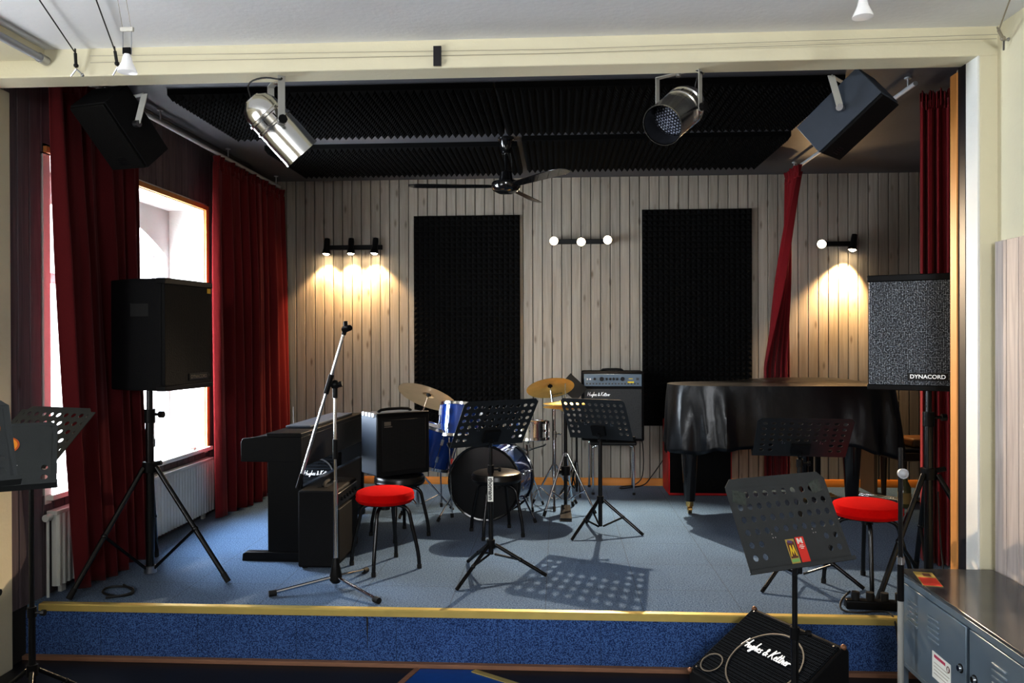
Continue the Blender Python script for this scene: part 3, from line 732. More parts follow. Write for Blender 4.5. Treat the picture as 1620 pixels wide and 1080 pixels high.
def music_tray(T, parent, W=.5, H=.34, side=1, m=None, rows=6, holes=True, cut=.03, lw=.034):
    """perforated desk in the local XZ plane; side=+1 reader at -Y"""
    nc = 10; p = .046; x0 = -nc*p/2; z0 = .03; pr = .048
    b = MB(); n = 16
    def sq(a):
        c, s = cos(a), sin(a); k = 1/max(abs(c), abs(s)); return c*k*.5, s*k*.5
    for i in range(nc):
        for j in range(rows):
            cx, cz = x0+(i+.5)*p, z0+(j+.5)*pr
            hole = (j >= 2 or i < 2 or i > 7) if holes else (j < 2 and i == 9)
            o = [b.bm.verts.new((cx+sq(2*pi*k/n)[0]*p, 0, cz+sq(2*pi*k/n)[1]*pr)) for k in range(n)]
            if hole:
                q = [b.bm.verts.new((cx+.0125*cos(2*pi*k/n), 0, cz+.0125*sin(2*pi*k/n))) for k in range(n)]
                for k in range(n):
                    l = (k+1) % n; b.bm.faces.new((o[k], o[l], q[l], q[k]))
            else: b.bm.faces.new(o)
    zt = z0+rows*pr
    b.poly([(-W/2, 0, 0), (W/2, 0, 0), (W/2, 0, z0), (-W/2, 0, z0)])
    b.poly([(-W/2, 0, z0), (x0, 0, z0), (x0, 0, zt), (-W/2, 0, zt)]); b.poly([(W/2, 0, z0), (-x0, 0, z0), (-x0, 0, zt), (W/2, 0, zt)])
    if H > zt+.002:
        c = min(cut, H-zt)
        b.poly([(-W/2, 0, zt), (W/2, 0, zt), (W/2, 0, H-c), (W/2-c, 0, H), (-W/2+c, 0, H), (-W/2, 0, H-c)])
    tr = b.build('tray', m or M['tray'], parent, solid=.0025, merge=True, smooth=False, T=T)
    y = -lw*side
    MB().bx(-W/2-.005, W/2+.005, min(0, y), max(0, y), -.003, .0).bx(-W/2-.005, W/2+.005, y-.001, y+.001, -.003, .012).build('lip', m or M['tray'], tr, T=T)
    MB().bx(-.05, .05, .003*side, .022*side, .04, .12).cyl((0, .02*side, .05), (0, .035*side, .05), .016).build('bracket', M['plastic'], tr, T=T)
    m2 = MB()
    for sx in (-.1, .1):
        for k in range(3):
            m2.cyl((sx+.012*(k == 2), -.002, .12+.014*(k == 1)), (sx+.012*(k == 2), .002, .12+.014*(k == 1)), .0025, n=8)
    m2.build('rivet', M['steel'], tr, T=T)
    return tr

def music_stand(base, z0, tray, psi, tau, angs, Rr, label, zc=.2, zh=.05, W=.5, H=.34, rows=6, sleeve=.45, m=None, holes=True, lw=.034):
    t = thing('music_stand', label, 'music stand', (base[0], base[1], z0), 0, 'black perforated music stands')
    T = TR(tray[0]-base[0], tray[1]-base[1], tray[2]-z0) @ RZ(psi) @ RX(-tau)
    side = 1 if tau > 0 else -1
    tr = music_tray(T, t, W, H, side, m, rows, holes, .03, lw)
    top = T @ Vector((0, .03*side, .05))
    MB().cyl((0, 0, zh), (0, 0, zc+sleeve), .0145, n=14).build('lower_tube', M['pole'], t)
    MB().cyl((0, 0, zc+sleeve), (0, 0, top.z-.03), .0105, n=12).cyl((0, 0, top.z-.03), top, .011, n=10).build('upper_tube', M['pole'], t)
    MB().cyl((0, 0, zc+sleeve-.03), (0, 0, zc+sleeve+.015), .019, n=12).cyl((.015, 0, zc+sleeve-.01), (.05, 0, zc+sleeve-.01), .006, n=8).cyl((.045, 0, zc+sleeve-.01), (.06, 0, zc+sleeve-.01), .014, n=8).build('clamp', M['plastic'], t)
    MB().cyl((0, 0, zc-.02), (0, 0, zc+.03), .024, n=12).build('collar', M['plastic'], t)
    tripod(t, M['pole'], zc, zh, Rr, angs, .0105, .5, .014, rc=.025)
    return t, tr, T

# centre stand B
tB, trB, TB = music_stand((-.396, 4.636), S, (-.419, 4.648, 1.045), .583, -.62, (239, 1, 121), .32, 'black music stand in the middle of the stage, white maker label down its pole', .185, .13, .48, .34)
text('thomann', .036, M['badge'], MB().bx(-.016, .016, -.019, -.0165, .44, .585).build('pole_label', M['paper'], tB), TR(0, -.0195, .512) @ FRONT @ RZ(-pi/2), 'lettering', bold=.0008)
tC, trC, TC = music_stand((.296, 5.70), S, (.302, 5.66, .957), -.455, -.53, (227, 347, 107), .30, 'black music stand in front of the large amplifier, holes along its upper rows', .235, .05, .48, .34)
tD, trD, TD = music_stand((1.366, 4.606), S, (1.353, 4.585, 1.0), -.12, -.80, (218, 338, 98), .33, 'black music stand against the dark piano cover, red stool at its right', .235, .05, .5, .34)
# hall stand E with stickers
tE, trE, TE = music_stand((.915, 3.15), 0, (.929, 3.085, .799), .467, .469, (258, 20, 140), .28, 'grey black music stand at front right with two card stickers', .2, .05, .5, .36, sleeve=.33, m=M['tray2'], lw=.014)
def on_tray(T, u, v, w, h, name, m, parent, d=-.0022, th=.0006, rot=0):
    return MB().box((0, 0, 0), (w, th, h)).build(name, m, parent, T=T @ TR(u, d, v) @ RY(rot))
TC2 = TE @ TR(-.022, 0, -.024)
cd = on_tray(TC2, -.006, .085, .042, .092, 'card_sticker', M['olive'], trE)
on_tray(TC2, -.006, .09, .034, .062, 'card_picture', M['brown'], cd, -.0028)
on_tray(TC2, -.006, .05, .036, .012, 'card_band', M['green'], cd, -.0028)
on_tray(TC2, -.008, .121, .022, .010, 'card_band', M['purple'], cd, -.0031, rot=.2)
MB().prism([(-.015, -.022), (-.009, .02), (-.005, .02), (0, -.006), (.005, .02), (.009, .02), (.015, -.022), (.01, -.022), (.0065, .003), (0, -.018), (-.0065, .003), (-.01, -.022)], -.0004, .0004, 'y').build('letter', M['yellow'], cd, T=TC2 @ TR(-.006, -.0033, .088))
cd = on_tray(TC2, .043, .087, .042, .096, 'card_sticker', M['redprint'], trE)
MB().prism([(-.013, -.011), (-.013, .011), (-.006, .011), (0, .001), (.006, .011), (.013, .011), (.013, -.011), (.006, -.011), (.006, 0), (0, -.009), (-.006, 0), (-.006, -.011)], -.0004, .0004, 'y').build('letter', M['paper'], cd, T=TC2 @ TR(.041, -.0027, .120))
for k in range(3): on_tray(TC2, .043, .103-.006*k, (.018, .026, .014)[k], .0028, 'printed_line', M['paper'], cd, -.0028)
for u, v, rr in ((-.2, .285, .3), (.19, .30, -.2)): on_tray(TE, u, v, .06, .05, 'clear_tape', M['tapeclear'], trE, -.0020, rot=rr)
# left foreground stands
tF, trF, TF = music_stand((-2.225, 2.965), 0, (-2.205, 2.92, 1.085), .55, .80, (46, 166, 286), .28, 'dark music stand at the left picture edge, orange round sticker half hidden', .2, .05, .5, .34, sleeve=.5, m=M['tray2'], holes=False)
tG, trG, TG = music_stand((-2.335, 3.40), 0, (-2.37, 3.32, 1.125), -.30, .82, (60, 180, 300), .27, 'black music stand in front of the window gap, daylight through its holes', .2, .05, .40, .34, sleeve=.27)
tH, trH, TH = music_stand((-1.965, 2.37), 0, (-1.942, 2.33, 1.20), .75, .70, (95, 215, 335), .26, 'nearest dark music stand cut by the left picture edge, orange sticker', .2, .05, .5, .34, sleeve=.5, m=M['tray2'], holes=False)
def sticker(T, u, v, r, parent):
    s = MB().cyl((0, -.0022, 0), (0, -.003, 0), r, n=28).build('round_sticker', M['orange2'], parent, T=T @ TR(u, 0, v))
    MB().cyl((0, -.003, 0), (0, -.0036, 0), r*.82, n=28).build('sticker_face', M['orange'], s, T=T @ TR(u, 0, v))
    MB().bx(-r*.5, r*.5, -.0044, -.0036, -r*.35, -r*.1).bx(-r*.2, r*.35, -.0044, -.0036, .0, r*.2).build('sticker_mark', M['purple'], s, T=T @ TR(u, 0, v))
sticker(TF, .075, .225, .042, trF)
sticker(TH, .175, .225, .042, trH)

# ------------------------------------------------------------------ PA loudspeakers on stands
def speaker_stand(base, angs, Rr, label, top, zc=.64):
    t = thing('speaker_stand', label, 'speaker stand', (base[0], base[1], S), 0, 'loudspeaker tripod stands')
    MB().cyl((0, 0, .03), (0, 0, .94), .0235, n=16).build('lower_pole', M['pole'], t)
    MB().cyl((0, 0, .94), (0, 0, top), .017, n=16).build('upper_pole', M['pole'], t)
    MB().cyl((0, 0, .9), (0, 0, .98), .03, n=14).cyl((.02, 0, .95), (.07, -.01, .95), .008, n=8).cyl((.065, -.01, .95), (.09, -.012, .95), .02, n=8).build('clamp_knob', M['plastic'], t)
    MB().cyl((0, 0, zc-.03), (0, 0, zc+.03), .042, n=14).cyl((.03, -.02, zc+.02), (.08, -.02, zc+.03), .014, n=8).build('collar', M['plastic'], t)
    MB().cyl((0, 0, .02), (0, 0, .06), .036, n=14).build('hub', M['steel'], t)
    tripod(t, M['pole'], zc, .04, Rr, angs, .0145, .55, .022, rc=.045)
    return t
speaker_stand((-2.40, 4.55), (-13, (246, .50), (113, .42)), .53, 'black tripod speaker stand in front of the left window curtain', 1.09)
speaker_stand((2.03, 4.50), (212, 318, 75), .42, 'black tripod speaker stand beside the right jamb and red curtain', 1.105)
def pa_speaker(c, rz, W, D, H, gm, cab, label, logo):
    t = thing('pa_loudspeaker', label, 'loudspeaker', c, rz, 'large loudspeakers on tripod stands')
    b = W/2*.6
    MB().prism([(-W/2, -D/2+.02), (W/2, -D/2+.02), (W/2, 0), (b, D/2), (-b, D/2), (-W/2, 0)], 0, H, 'z').build('cabinet', cab, t, bevel=.008)
    MB().bx(-W/2+.006, W/2-.006, -D/2, -D/2+.022, .025, H-.03).build('grille', gm, t, bevel=.004)
    MB().bx(-W/2-.003, W/2+.003, -D/2-.006, -D/2+.05, H-.032, H+.003).build('edge_guard', M['plastic'], t, bevel=.004)
    MB().bx(-W/2-.003, W/2+.003, -D/2-.006, -D/2+.05, -.003, .027).build('edge_guard', M['plastic'], t, bevel=.004)
    for s in (-1, 1):
        MB().bx(s*(W/2-.004), s*(W/2+.002), -.11, .01, H*.66, H*.78).build('handle', M['rubber'], t, bevel=.003)
    bd = MB().bx(logo[0]-.095, logo[0]+.095, -D/2-.006, -D/2, logo[1]-.020, logo[1]+.020).build('badge', M['badge'], t, bevel=.001)
    text('DYNACORD', .029, logo[2], bd, TR(logo[0], -D/2-.007, logo[1]-.001) @ FRONT @ Matrix.Diagonal((1.02, 1, 1, 1)), 'lettering', bold=.0006)
    MB().cyl((0, 0, -.004), (0, 0, .03), .045, n=16).build('pole_socket', M['plastic'], t)
    return t
a = math.atan2(-.42, .9)
t = pa_speaker((2.02, 4.469, S+1.11), R(-25), .585, .38, .61, M['pa'], M['tolex'], 'large loudspeaker with silver perforated grille on the right stand', (-.005, .072, M['logo']))
t = pa_speaker((-2.42, 4.69, S+1.095), R(82), .48, .42, .645, M['padark'], M['tolex'], 'large black loudspeaker on the left stand, dark grille towards the stage', (.09, .07, M['dimlogo']))
MB().bx(.19, .225, -.2135, -.2105, .58, .61).build('yellow_tag', M['gold_tape'], t)

# ------------------------------------------------------------------ microphone boom stand
t = thing('microphone_stand', 'chrome boom microphone stand at the front left of the stage', 'microphone stand', (-1.243, 4.375, S))
MB().cyl((0, 0, .05), (0, 0, .60), .0125, n=14).cyl((0, 0, .60), (0, 0, 1.10), .0095, n=12).build('pole', M['chrome'], t)
MB().cyl((0, 0, .72), (0, 0, .83), .0145, n=12).build('grip', M['plastic'], t)
MB().lathe([(.022, .03), (.034, .045), (.034, .075), (.02, .14), (.014, .17)], None, 18).build('hub', M['plastic'], t)
MB().cyl((0, 0, .002), (0, 0, .03), .008, n=8).build('hub_bolt', M['chrome'], t)
for x, y in ((-.31, -.165), (.295, -.25), (.10, .29)):
    d = Vector((x, y, 0)); e = d.normalized()
    l = MB().cyl(e*.02+Vector((0, 0, .062)), Vector((x, y, .018)), .0095, n=10).build('leg', M['chrome'], t)
    MB().cyl(Vector((x, y, .018))-e*.03, Vector((x, y, .017))+e*.01, .0165, n=12).build('rubber_foot', M['rubber'], l)
pv = Vector((-.028, -.03, 1.135)); bd = Vector((.286, .0, .93)).normalized()
MB().cyl(pv-bd*.56, pv+bd*.29, .0085, n=12).build('boom_arm', M['chrome'], t)
MB().cyl(pv-bd*.60, pv-bd*.515, .012, n=12).build('boom_grip', M['plastic'], t)
MB().cyl((0, 0, 1.06), (0, 0, 1.12), .014, n=12).sphere((0, 0, 1.135), .026, 10).cyl((0, 0, 1.135), pv+Vector((.004, 0, 0)), .012, n=10).cyl(pv-bd*.05, pv+bd*.06, .0145, n=12).cyl((.02, 0, 1.135), (.04, 0, 1.14), .016, n=8).build('boom_clamp', M['plastic'], t)
e = pv+bd*.29
MB().cyl(e, e+bd*.035, .012, n=10).cyl(e+bd*.03+Vector((0, -.02, 0)), e+bd*.05+Vector((.035, -.05, -.01)), .019, .016, n=12).cyl(e+bd*.045, e+bd*.075+Vector((-.012, .01, .0)), .013, n=10).build('microphone_clip', M['plastic'], t)

# second, chrome stand on the hall floor at right
t = thing('microphone_stand', 'chrome straight microphone stand beside the grey locker', 'microphone stand', (1.437, 3.44, 0))
MB().cyl((0, 0, .08), (0, 0, .60), .0125, n=14).build('lower_pole', M['yoke'], t)
MB().cyl((0, 0, .56), (0, 0, .73), .0135, n=12).build('grip', M['plastic'], t)
MB().cyl((0, 0, .66), (0, 0, 1.205), .0095, n=12).build('upper_pole', M['pole'], t)
MB().cyl((0, 0, .715), (0, 0, .745), .0165, n=12).build('grip_ring', M['chrome'], t)
MB().cyl((0, -.012, 1.1), (0, -.03, 1.1), .02, .022, n=12).sphere((0, -.02, 1.1), .02, 8).build('clamp_knob', M['lgrey'], t)
MB().lathe([(.03, .05), (.034, .06), (.022, .12), (.014, .16)], None, 16).build('hub', M['chrome'], t)
for aa in (195, 315, 75):
    d = Vector((cos(R(aa)), sin(R(aa)), 0)); ln = .26 if aa != 315 else .22
    l = MB().cyl(d*.02+Vector((0, 0, .1)), d*ln+Vector((0, 0, .018)), .009, n=10).build('leg', M['chrome'], t)
    MB().cyl(d*(ln-.03)+Vector((0, 0, .022)), d*(ln+.01)+Vector((0, 0, .016)), .015, n=10).build('rubber_foot', M['rubber'], l)

# ------------------------------------------------------------------ stools
def stool(base, a0, seat_m, Rf, label, h=.47, rs=.175, th=.075, group='round four legged stools'):
    t = thing('round_stool', label, 'stool', (base[0], base[1], S), R(a0), group)
    z0 = h-th
    MB().lathe([(.02, z0), (rs-.012, z0), (rs, z0+.012), (rs+.004, z0+.022), (rs, z0+.03), (rs+.003, z0+.045), (rs-.006, h-.012), (rs-.03, h-.002), (.08, h+.004), (.002, h+.005)], None, 40).build('seat', seat_m, t)
    MB().lathe([(rs*.75, z0-.012), (rs*.75, z0), (.02, z0), (.02, z0-.012)], None, 24, False, False).cyl((0, 0, z0-.05), (0, 0, z0), .03, n=12).build('swivel_plate', M['pole'], t)
    for k in range(4):
        d = Vector((cos(k*pi/2), sin(k*pi/2), 0))
        pts = [d*.03+Vector((0, 0, z0-.022)), d*(rs*.62)+Vector((0, 0, z0-.022)), d*(rs*.86)+Vector((0, 0, z0-.05)), d*(rs*.92)+Vector((0, 0, z0-.11)), d*(Rf*.97)+Vector((0, 0, .1)), d*Rf+Vector((0, 0, .012))]
        l = MB().tube(pts, .0115, 10, 2).build('leg', M['pole'], t)
        MB().cyl(d*Rf+Vector((0, 0, 0)), d*Rf*.995+Vector((0, 0, .025)), .014, n=10).build('rubber_foot', M['rubber'], l)
    return t
stool((-1.057, 4.80), 264, M['red'], .215, 'round red padded stool at left, beside the black amplifier case', .475)
stool((1.716, 4.54), 255, M['red'], .228, 'round red padded stool at right, below the grand piano', .475, .183)
stool((-.44, 5.64), 248, M['vinyl'], .205, 'round black stool in front of the bass drum', .45)
stool((-1.12, 5.56), 2, M['vinyl'], .205, 'round black stool carrying the small guitar amplifier', .44)

# ------------------------------------------------------------------ small cube amplifier on the stool
t = thing('guitar_amplifier', 'small grey black guitar amplifier standing on a round stool', 'amplifier', (-1.15, 5.545, S+.452), R(40))
MB().bx(-.20, .20, -.115, .125, 0, .425).build('cabinet', M['slate'], t, bevel=.012)
MB().bx(-.203, .203, -.13, -.11, -.002, .428).bx(-.203, .203, -.13, -.10, .40, .43).build('front_frame', M['plastic'], t, bevel=.006)
MB().bx(-.172, .172, -.137, -.128, .03, .385).build('grille', M['cubegr'], t, bevel=.004)
b = MB().bx(-.155, -.105, -.141, -.136, .345, .372).build('badge', M['dimlogo'], t)
MB().bx(-.155, -.095, -.141, -.136, .334, .340).build('badge_line', M['dimlogo'], t)
MB().tube([(-.13, .0, .428), (-.1, 0, .446), (.1, 0, .446), (.13, 0, .428)], .01, 8, 1).build('handle', M['plastic'], t)
m = MB()
for k in range(4): m.bx(-.206, -.188, -.085+.05*k, -.045+.05*k, .40, .43)
m.build('edge_glint', M['lgrey'], t, bevel=.005)  # pale blocks standing for light reflected along the cabinet's top edge
for sx in (-1, 1):
    for sy in (-1, 1): MB().cyl((sx*.16, sy*.08, -.01), (sx*.16, sy*.08, .002), .015, n=10).build('rubber_foot', M['rubber'], t)

# ------------------------------------------------------------------ black amplifier case beside the digital piano
t = thing('combo_amplifier', 'black combo amplifier with top handle on the floor beside the digital piano', 'amplifier', (-1.452, 4.96, S))
MB().bx(-.12, .115, -.245, .245, .012, .475).build('cabinet', M['tolex'], t, bevel=.012)
MB().bx(.113, .128, -.225, .225, .04, .36).build('grille', M['cubegr'], t, bevel=.004)
MB().bx(.113, .125, -.225, .225, .375, .455).build('control_panel', M['badge'], t, bevel=.003)
m = MB()
for k in range(6): m.cyl((.125, -.17+.065*k, .415), (.14, -.17+.065*k, .415), .012, n=10)
m.build('knobs', M['plastic'], t)
MB().tube([(-.0, -.12, .475), (-.0, -.10, .495), (-.0, .10, .495), (-.0, .12, .475)], .012, 8, 1).bx(-.03, .03, -.13, .13, .473, .477).build('handle', M['rubber'], t)
for sx in (-1, 1):
    for sy in (-1, 1): MB().cyl((sx*.09, sy*.2, 0), (sx*.09, sy*.2, .014), .018, n=10).build('rubber_foot', M['rubber'], t)

# ------------------------------------------------------------------ digital piano
t = thing('digital_piano', 'black upright digital piano seen from its back at left of the stage', 'digital piano', (-1.60, 4.88, S), R(-2.4))
for y in (0, 1.345):
    MB().bx(-.22, -.002, y, y+.03, .03, .775).build('side_panel', M['dpiano'], t, bevel=.003)
    MB().prism([(-.395, .62), (-.395, .74), (-.385, .765), (-.22, .785), (-.01, .785), (-.01, .62)], y-.001, y+.031, 'y').build('cheek', M['dpiano'], t, bevel=.004)
    MB().prism([(-.385, 0), (-.38, .045), (-.36, .055), (-.01, .062), (.002, .055), (.002, 0)], y-.012, y+.045, 'y').build('foot', M['dpiano'], t, bevel=.004)
MB().bx(-.385, -.01, .03, 1.345, .63, .70).build('key_bed', M['dpiano'], t, bevel=.003)
MB().bx(-.37, -.23, .05, 1.325, .70, .735).build('keys', M['paper'], t, bevel=.002)
MB().hexa([(-.385, .03, .738), (-.22, .03, .768), (-.22, 1.345, .768), (-.385, 1.345, .738), (-.385, .03, .752), (-.22, .03, .782), (-.22, 1.345, .782), (-.385, 1.345, .752)]).build('key_lid', M['dpiano'], t)
MB().bx(-.225, .0, -.005, 1.38, .775, .802).build('top', M['dpiano'], t, bevel=.004)
MB().bx(-.022, -.002, .03, 1.345, .585, .775).build('back_panel', M['dpiano'], t, bevel=.002)
MB().bx(-.035, -.015, .03, 1.345, .07, .455).build('lower_panel', M['dpiano'], t, bevel=.002)
MB().bx(-.04, -.01, .03, 1.345, .452, .46).build('lower_rail', M['slate'], t)
MB().cyl((-.214, .42, .80), (-.214, .42, .93), .002, n=6).build('thin_rod', M['steel'], t)
o = MB().bx(-.085, .085, -.46, .46, 0, .014, TR(-1.695, 5.62, S+.8045) @ RZ(R(-2.4))).build('music_folder', M['slate'], bevel=.003)
tag(o, 'flat slate grey folder lying on top of the digital piano', 'folder')

# monitor seen through the gap under the piano
t = thing('stage_monitor', 'small stage monitor under the digital piano, white script on its grille', 'stage monitor', (-1.80, 5.72, S), R(4), 'stage monitors')
MB().prism([(0, 0), (.26, 0), (.26, .53), (.10, .53), (0, .28)], -.165, .165, 'x').build('cabinet', M['tolex'], t, bevel=.006)
g = MB().hexa([(-.15, -.006, .05), (.15, -.006, .05), (.15, .004, .05), (-.15, .004, .05), (-.15, -.006, .27), (.15, -.006, .27), (.15, .004, .27), (-.15, .004, .27)])
g.hexa([(-.15, -.008, .275), (.15, -.008, .275), (.15, .012, .265), (-.15, .012, .265), (-.15, .088, .52), (.15, .088, .52), (.15, .108, .52), (-.15, .108, .52)]).build('grille', M['wedgegr'], t)
ang = math.atan2(.25, .096)
MB().lathe([(.12, 0), (.13, .004), (.13, .008), (.12, .008)], TR(.02, .035, .385) @ RX(ang), 32, False, False).build('speaker_ring', M['steel'], t)
script('Hughes & Kettner', .20, M['logo'], t, TR(.035, .030, .405) @ RX(ang))

# ------------------------------------------------------------------ drum kit
def drum(name, label, c, axis, r, h, shell, group=None, top='head', bot='head', lugs=6):
    a = Vector(axis).normalized()
    t = thing(name, label, 'drum', c, 0, group)
    T = a.to_track_quat('Z', 'Y').to_matrix().to_4x4()
    MB().lathe([(r, -h/2), (r, h/2)], T, 40, False, False).build('shell', shell, t)
    for s, mm in ((-1, bot), (1, top)):
        z = s*h/2
        hp = MB().lathe([(r+.003, z-s*.018), (r+.011, z-s*.016), (r+.012, z+s*.004), (r+.006, z+s*.008), (r-.006, z+s*.006), (r-.008, z)], T, 40, False, False).build('hoop', M['chrome'] if name != 'bass_drum' else M['piano'], t)
        MB().lathe([(r-.004, z-s*.002), (r*.5, z), (.002, z)], T, 40, False, True).build('drum_head', M[mm], t)
    for k in range(lugs):
        an = 2*pi*(k+.3)/lugs
        q = MB()
        for s in (-1, 1): q.bx(r, r+.018, -.011, .011, s*h*.22-.022, s*h*.22+.022, T @ RZ(an))
        q.cyl(T @ (RZ(an) @ Vector((r+.012, 0, -h/2))), T @ (RZ(an) @ Vector((r+.012, 0, h/2))), .0035, n=6)
        q.build('lug', M['chrome'], t)
    return t, T
GD = 'drums of the drum kit'
ax = Vector((-.22, -1, 0.03))
bd, T = drum('bass_drum', 'large black headed bass drum behind the round black stool', (-.515, 6.14, S+.30), ax, .275, .40, M['blue'], GD, 'bdhead', 'bdhead', 8)
for s in (-1, 1):
    p = Vector((s*.275-.03, -.05, -.12))
    l = MB().cyl(p, (s*.37-.03, -.15, -.285), .007, n=8).build('spur', M['chrome'], bd)
    MB().cyl((s*.36-.03, -.14, -.27), (s*.372-.03, -.152, -.297), .012, n=8).build('rubber_foot', M['rubber'], l)
MB().cyl((-.13, .06, .25), (-.13, .06, .30), .011, n=10).cyl((-.13, .06, .295), (-.17, .02, .32), .01, n=8).sphere((-.13, .06, .295), .022, 8).build('tom_holder', M['chrome'], bd)
drum('rack_tom', 'small blue tom drum with chrome rim, behind the centre music stand', (-.745, 6.02, S+.765), (.06, .20, 1), .150, .25, M['blue'], GD)
ft, T = drum('floor_tom', 'blue floor tom leaning behind the small guitar amplifier', (-.97, 6.05, S+.57), (.30, .05, 1), .175, .30, M['blue'], GD)
for an in (200, 320, 80):
    d = Vector((cos(R(an)), sin(R(an)), 0))*.195
    l = MB().cyl(d+Vector((0, 0, .08)), d*1.18+Vector((0, 0, -.5)), .006, n=8).build('leg', M['chrome'], ft)
    MB().cyl(d*1.17+Vector((0, 0, -.485)), d*1.18+Vector((0, 0, -.515)), .012, n=8).build('rubber_foot', M['rubber'], l)
drum('snare_drum', 'shallow chrome snare drum right of the centre music stand', (-.262, 6.51, S+.64), (0, .06, 1), .178, .145, M['chrome'], GD, lugs=8)
t = thing('snare_stand', 'chrome tripod stand holding the snare drum', 'drum stand', (-.25, 6.52, S), 0, 'chrome drum hardware stands')
MB().cyl((0, 0, .06), (0, 0, .50), .011, n=12).build('pole', M['chrome'], t)
m = MB()
for an in (90, 210, 330):
    d = Vector((cos(R(an)), sin(R(an)), 0))
    m.tube([(0, 0, .47), d*.08+Vector((0, 0, .50)), d*.15+Vector((0, 0, .52)), d*.17+Vector((0, 0, .535))], .006, 7, 1)
m.build('basket_arm', M['chrome'], t)
MB().cyl((0, 0, .47), (0, 0, .52), .018, n=10).cyl((.015, 0, .49), (.05, -.02, .49), .006, n=6).build('clamp', M['chrome'], t)
tripod(t, M['chrome'], .33, .08, .17, (45, 165, 285), .0075, .6, .013, rc=.012)

def cymbal(name, label, c, nrm, r, m, bell=.05, group='cymbals of the drum kit'):
    n = Vector(nrm).normalized(); T = Matrix.Translation(c) @ n.to_track_quat('Z', 'Y').to_matrix().to_4x4()
    h = r*.10
    o = MB().lathe([(r, -.0), (r*.6, h*.5), (bell*1.3, h*.8), (bell, h*.85), (bell*.8, h*.85+.012), (.012, h*.85+.022), (.006, h*.85+.022), (.006, h*.85+.020), (bell*.78, h*.85+.010), (bell, h*.83), (r*.6, h*.5-.0015), (r-.0005, -.0012)], None, 56, False, False).build(name, m, T=T)
    MB().cyl((0, 0, h*.85-.02), (0, 0, h*.85+.045), .004, n=8).cyl((0, 0, h*.85-.005), (0, 0, h*.85+.006), .02, n=12).cyl((0, 0, h*.85+.028), (0, 0, h*.85+.045), .011, n=8).build('felt_and_nut', M['rubber'], o, T=T)
    return tag(o, label, 'cymbal', group), T, h
cl, Tcl, h = cymbal('crash_cymbal', 'large bronze cymbal tilted high at left, above the small guitar amplifier', (-1.03, 6.24, S+.925), (.27, .46, .9), .245, M['brass2'])
cr, Tcr, h2 = cymbal('crash_cymbal', 'golden cymbal tilted above the hi-hat, right side of the kit', (-.066, 6.62, S+.975), (-.13, .46, .9), .20, M['brass'])
text('ZILDJIAN', .026, M['badge'], cr, Tcr @ TR(-.075, -.105, -.004+.0) @ RX(pi) @ RZ(.45) @ TR(0, 0, .004), 'lettering')
def cymbal_stand(base, joint, tip, label, zc, angs, Rr):
    t = thing('cymbal_stand', label, 'cymbal stand', (base[0], base[1], S), 0, 'chrome drum hardware stands')
    j = Vector(joint)-Vector((base[0], base[1], S)); p = Vector(tip)-Vector((base[0], base[1], S))
    MB().cyl((0, 0, .04), (0, 0, .6), .0135, n=12).build('lower_tube', M['chrome'], t)
    MB().cyl((0, 0, .6), (0, 0, j.z), .0105, n=12).build('upper_tube', M['chrome'], t)
    MB().cyl((0, 0, .57), (0, 0, .62), .019, n=10).cyl((.02, 0, .6), (.05, -.01, .6), .006, n=6).sphere((.05, -.01, .6), .009, 6).build('clamp', M['chrome'], t)
    MB().cyl((j.x-.012, j.y, j.z-.015), (j.x+.012, j.y, j.z+.02), .02, n=10).cyl((0, 0, j.z), j, .01, n=8).build('tilter', M['chrome'], t)
    MB().cyl(j, p, .007, n=10).build('arm', M['chrome'], t)
    tripod(t, M['chrome'], zc, .06, Rr, angs, .008, .6, .015, rc=.016)
    return t
cymbal_stand((-1.13, 6.34), (-1.065, 6.175, S+.80), tuple(Tcl @ Vector((0, 0, h*.85-.024))), 'chrome stand of the large tilted left cymbal', .32, (250, 10, 130), .28)
cymbal_stand((-.035, 6.59), (-.045, 6.575, S+.83), tuple(Tcr @ Vector((0, 0, h2*.85-.024))), 'chrome stand of the golden right cymbal', .34, (30, 150, 270), .21)
# hi-hat
t = thing('hi_hat_stand', 'dark hi-hat stand with footboard behind the amplifier music stand', 'hi-hat stand', (.055, 6.36, S), 0, 'chrome drum hardware stands')
MB().cyl((0, 0, .05), (0, 0, .79), .014, n=12).build('tube', M['pole'], t)
MB().cyl((0, 0, .78), (0, 0, 1.03), .0045, n=8).build('rod', M['chrome'], t)
MB().cyl((0, 0, .30), (0, 0, .37), .036, n=10).cyl((-.03, -.02, .33), (-.06, -.04, .33), .018, n=8).build('collar', M['plastic'], t)
MB().cyl((0, 0, .45), (0, 0, .48), .02, n=10).build('clamp', M['chrome'], t)
MB().hexa([(-.045, -.30, .012), (.045, -.30, .012), (.035, -.05, .06), (-.035, -.05, .06), (-.045, -.30, .022), (.045, -.30, .022), (.035, -.05, .072), (-.035, -.05, .072)]).bx(-.045, .045, -.32, -.04, .0, .008).build('footboard', M['pole'], t)
tripod(t, M['chrome'], .47, .1, .24, (225, 345, 75), .009, .62, .017, rc=.016)
for kk, (z, nz, lb) in enumerate(((.84, 1, 'lower hi-hat cymbal facing up on the hi-hat stand'), (.868, -1, 'upper hi-hat cymbal facing down on the hi-hat stand'))):
    o = MB().lathe([(.177, 0), (.1, -.010*nz), (.05, -.015*nz), (.035, -.028*nz), (.008, -.034*nz)], TR(.055, 6.36, S+z), 48, False, False).build('hi_hat_cymbal', M['brass'], solid=.0012)
    tag(o, lb, 'cymbal', 'cymbals of the drum kit')
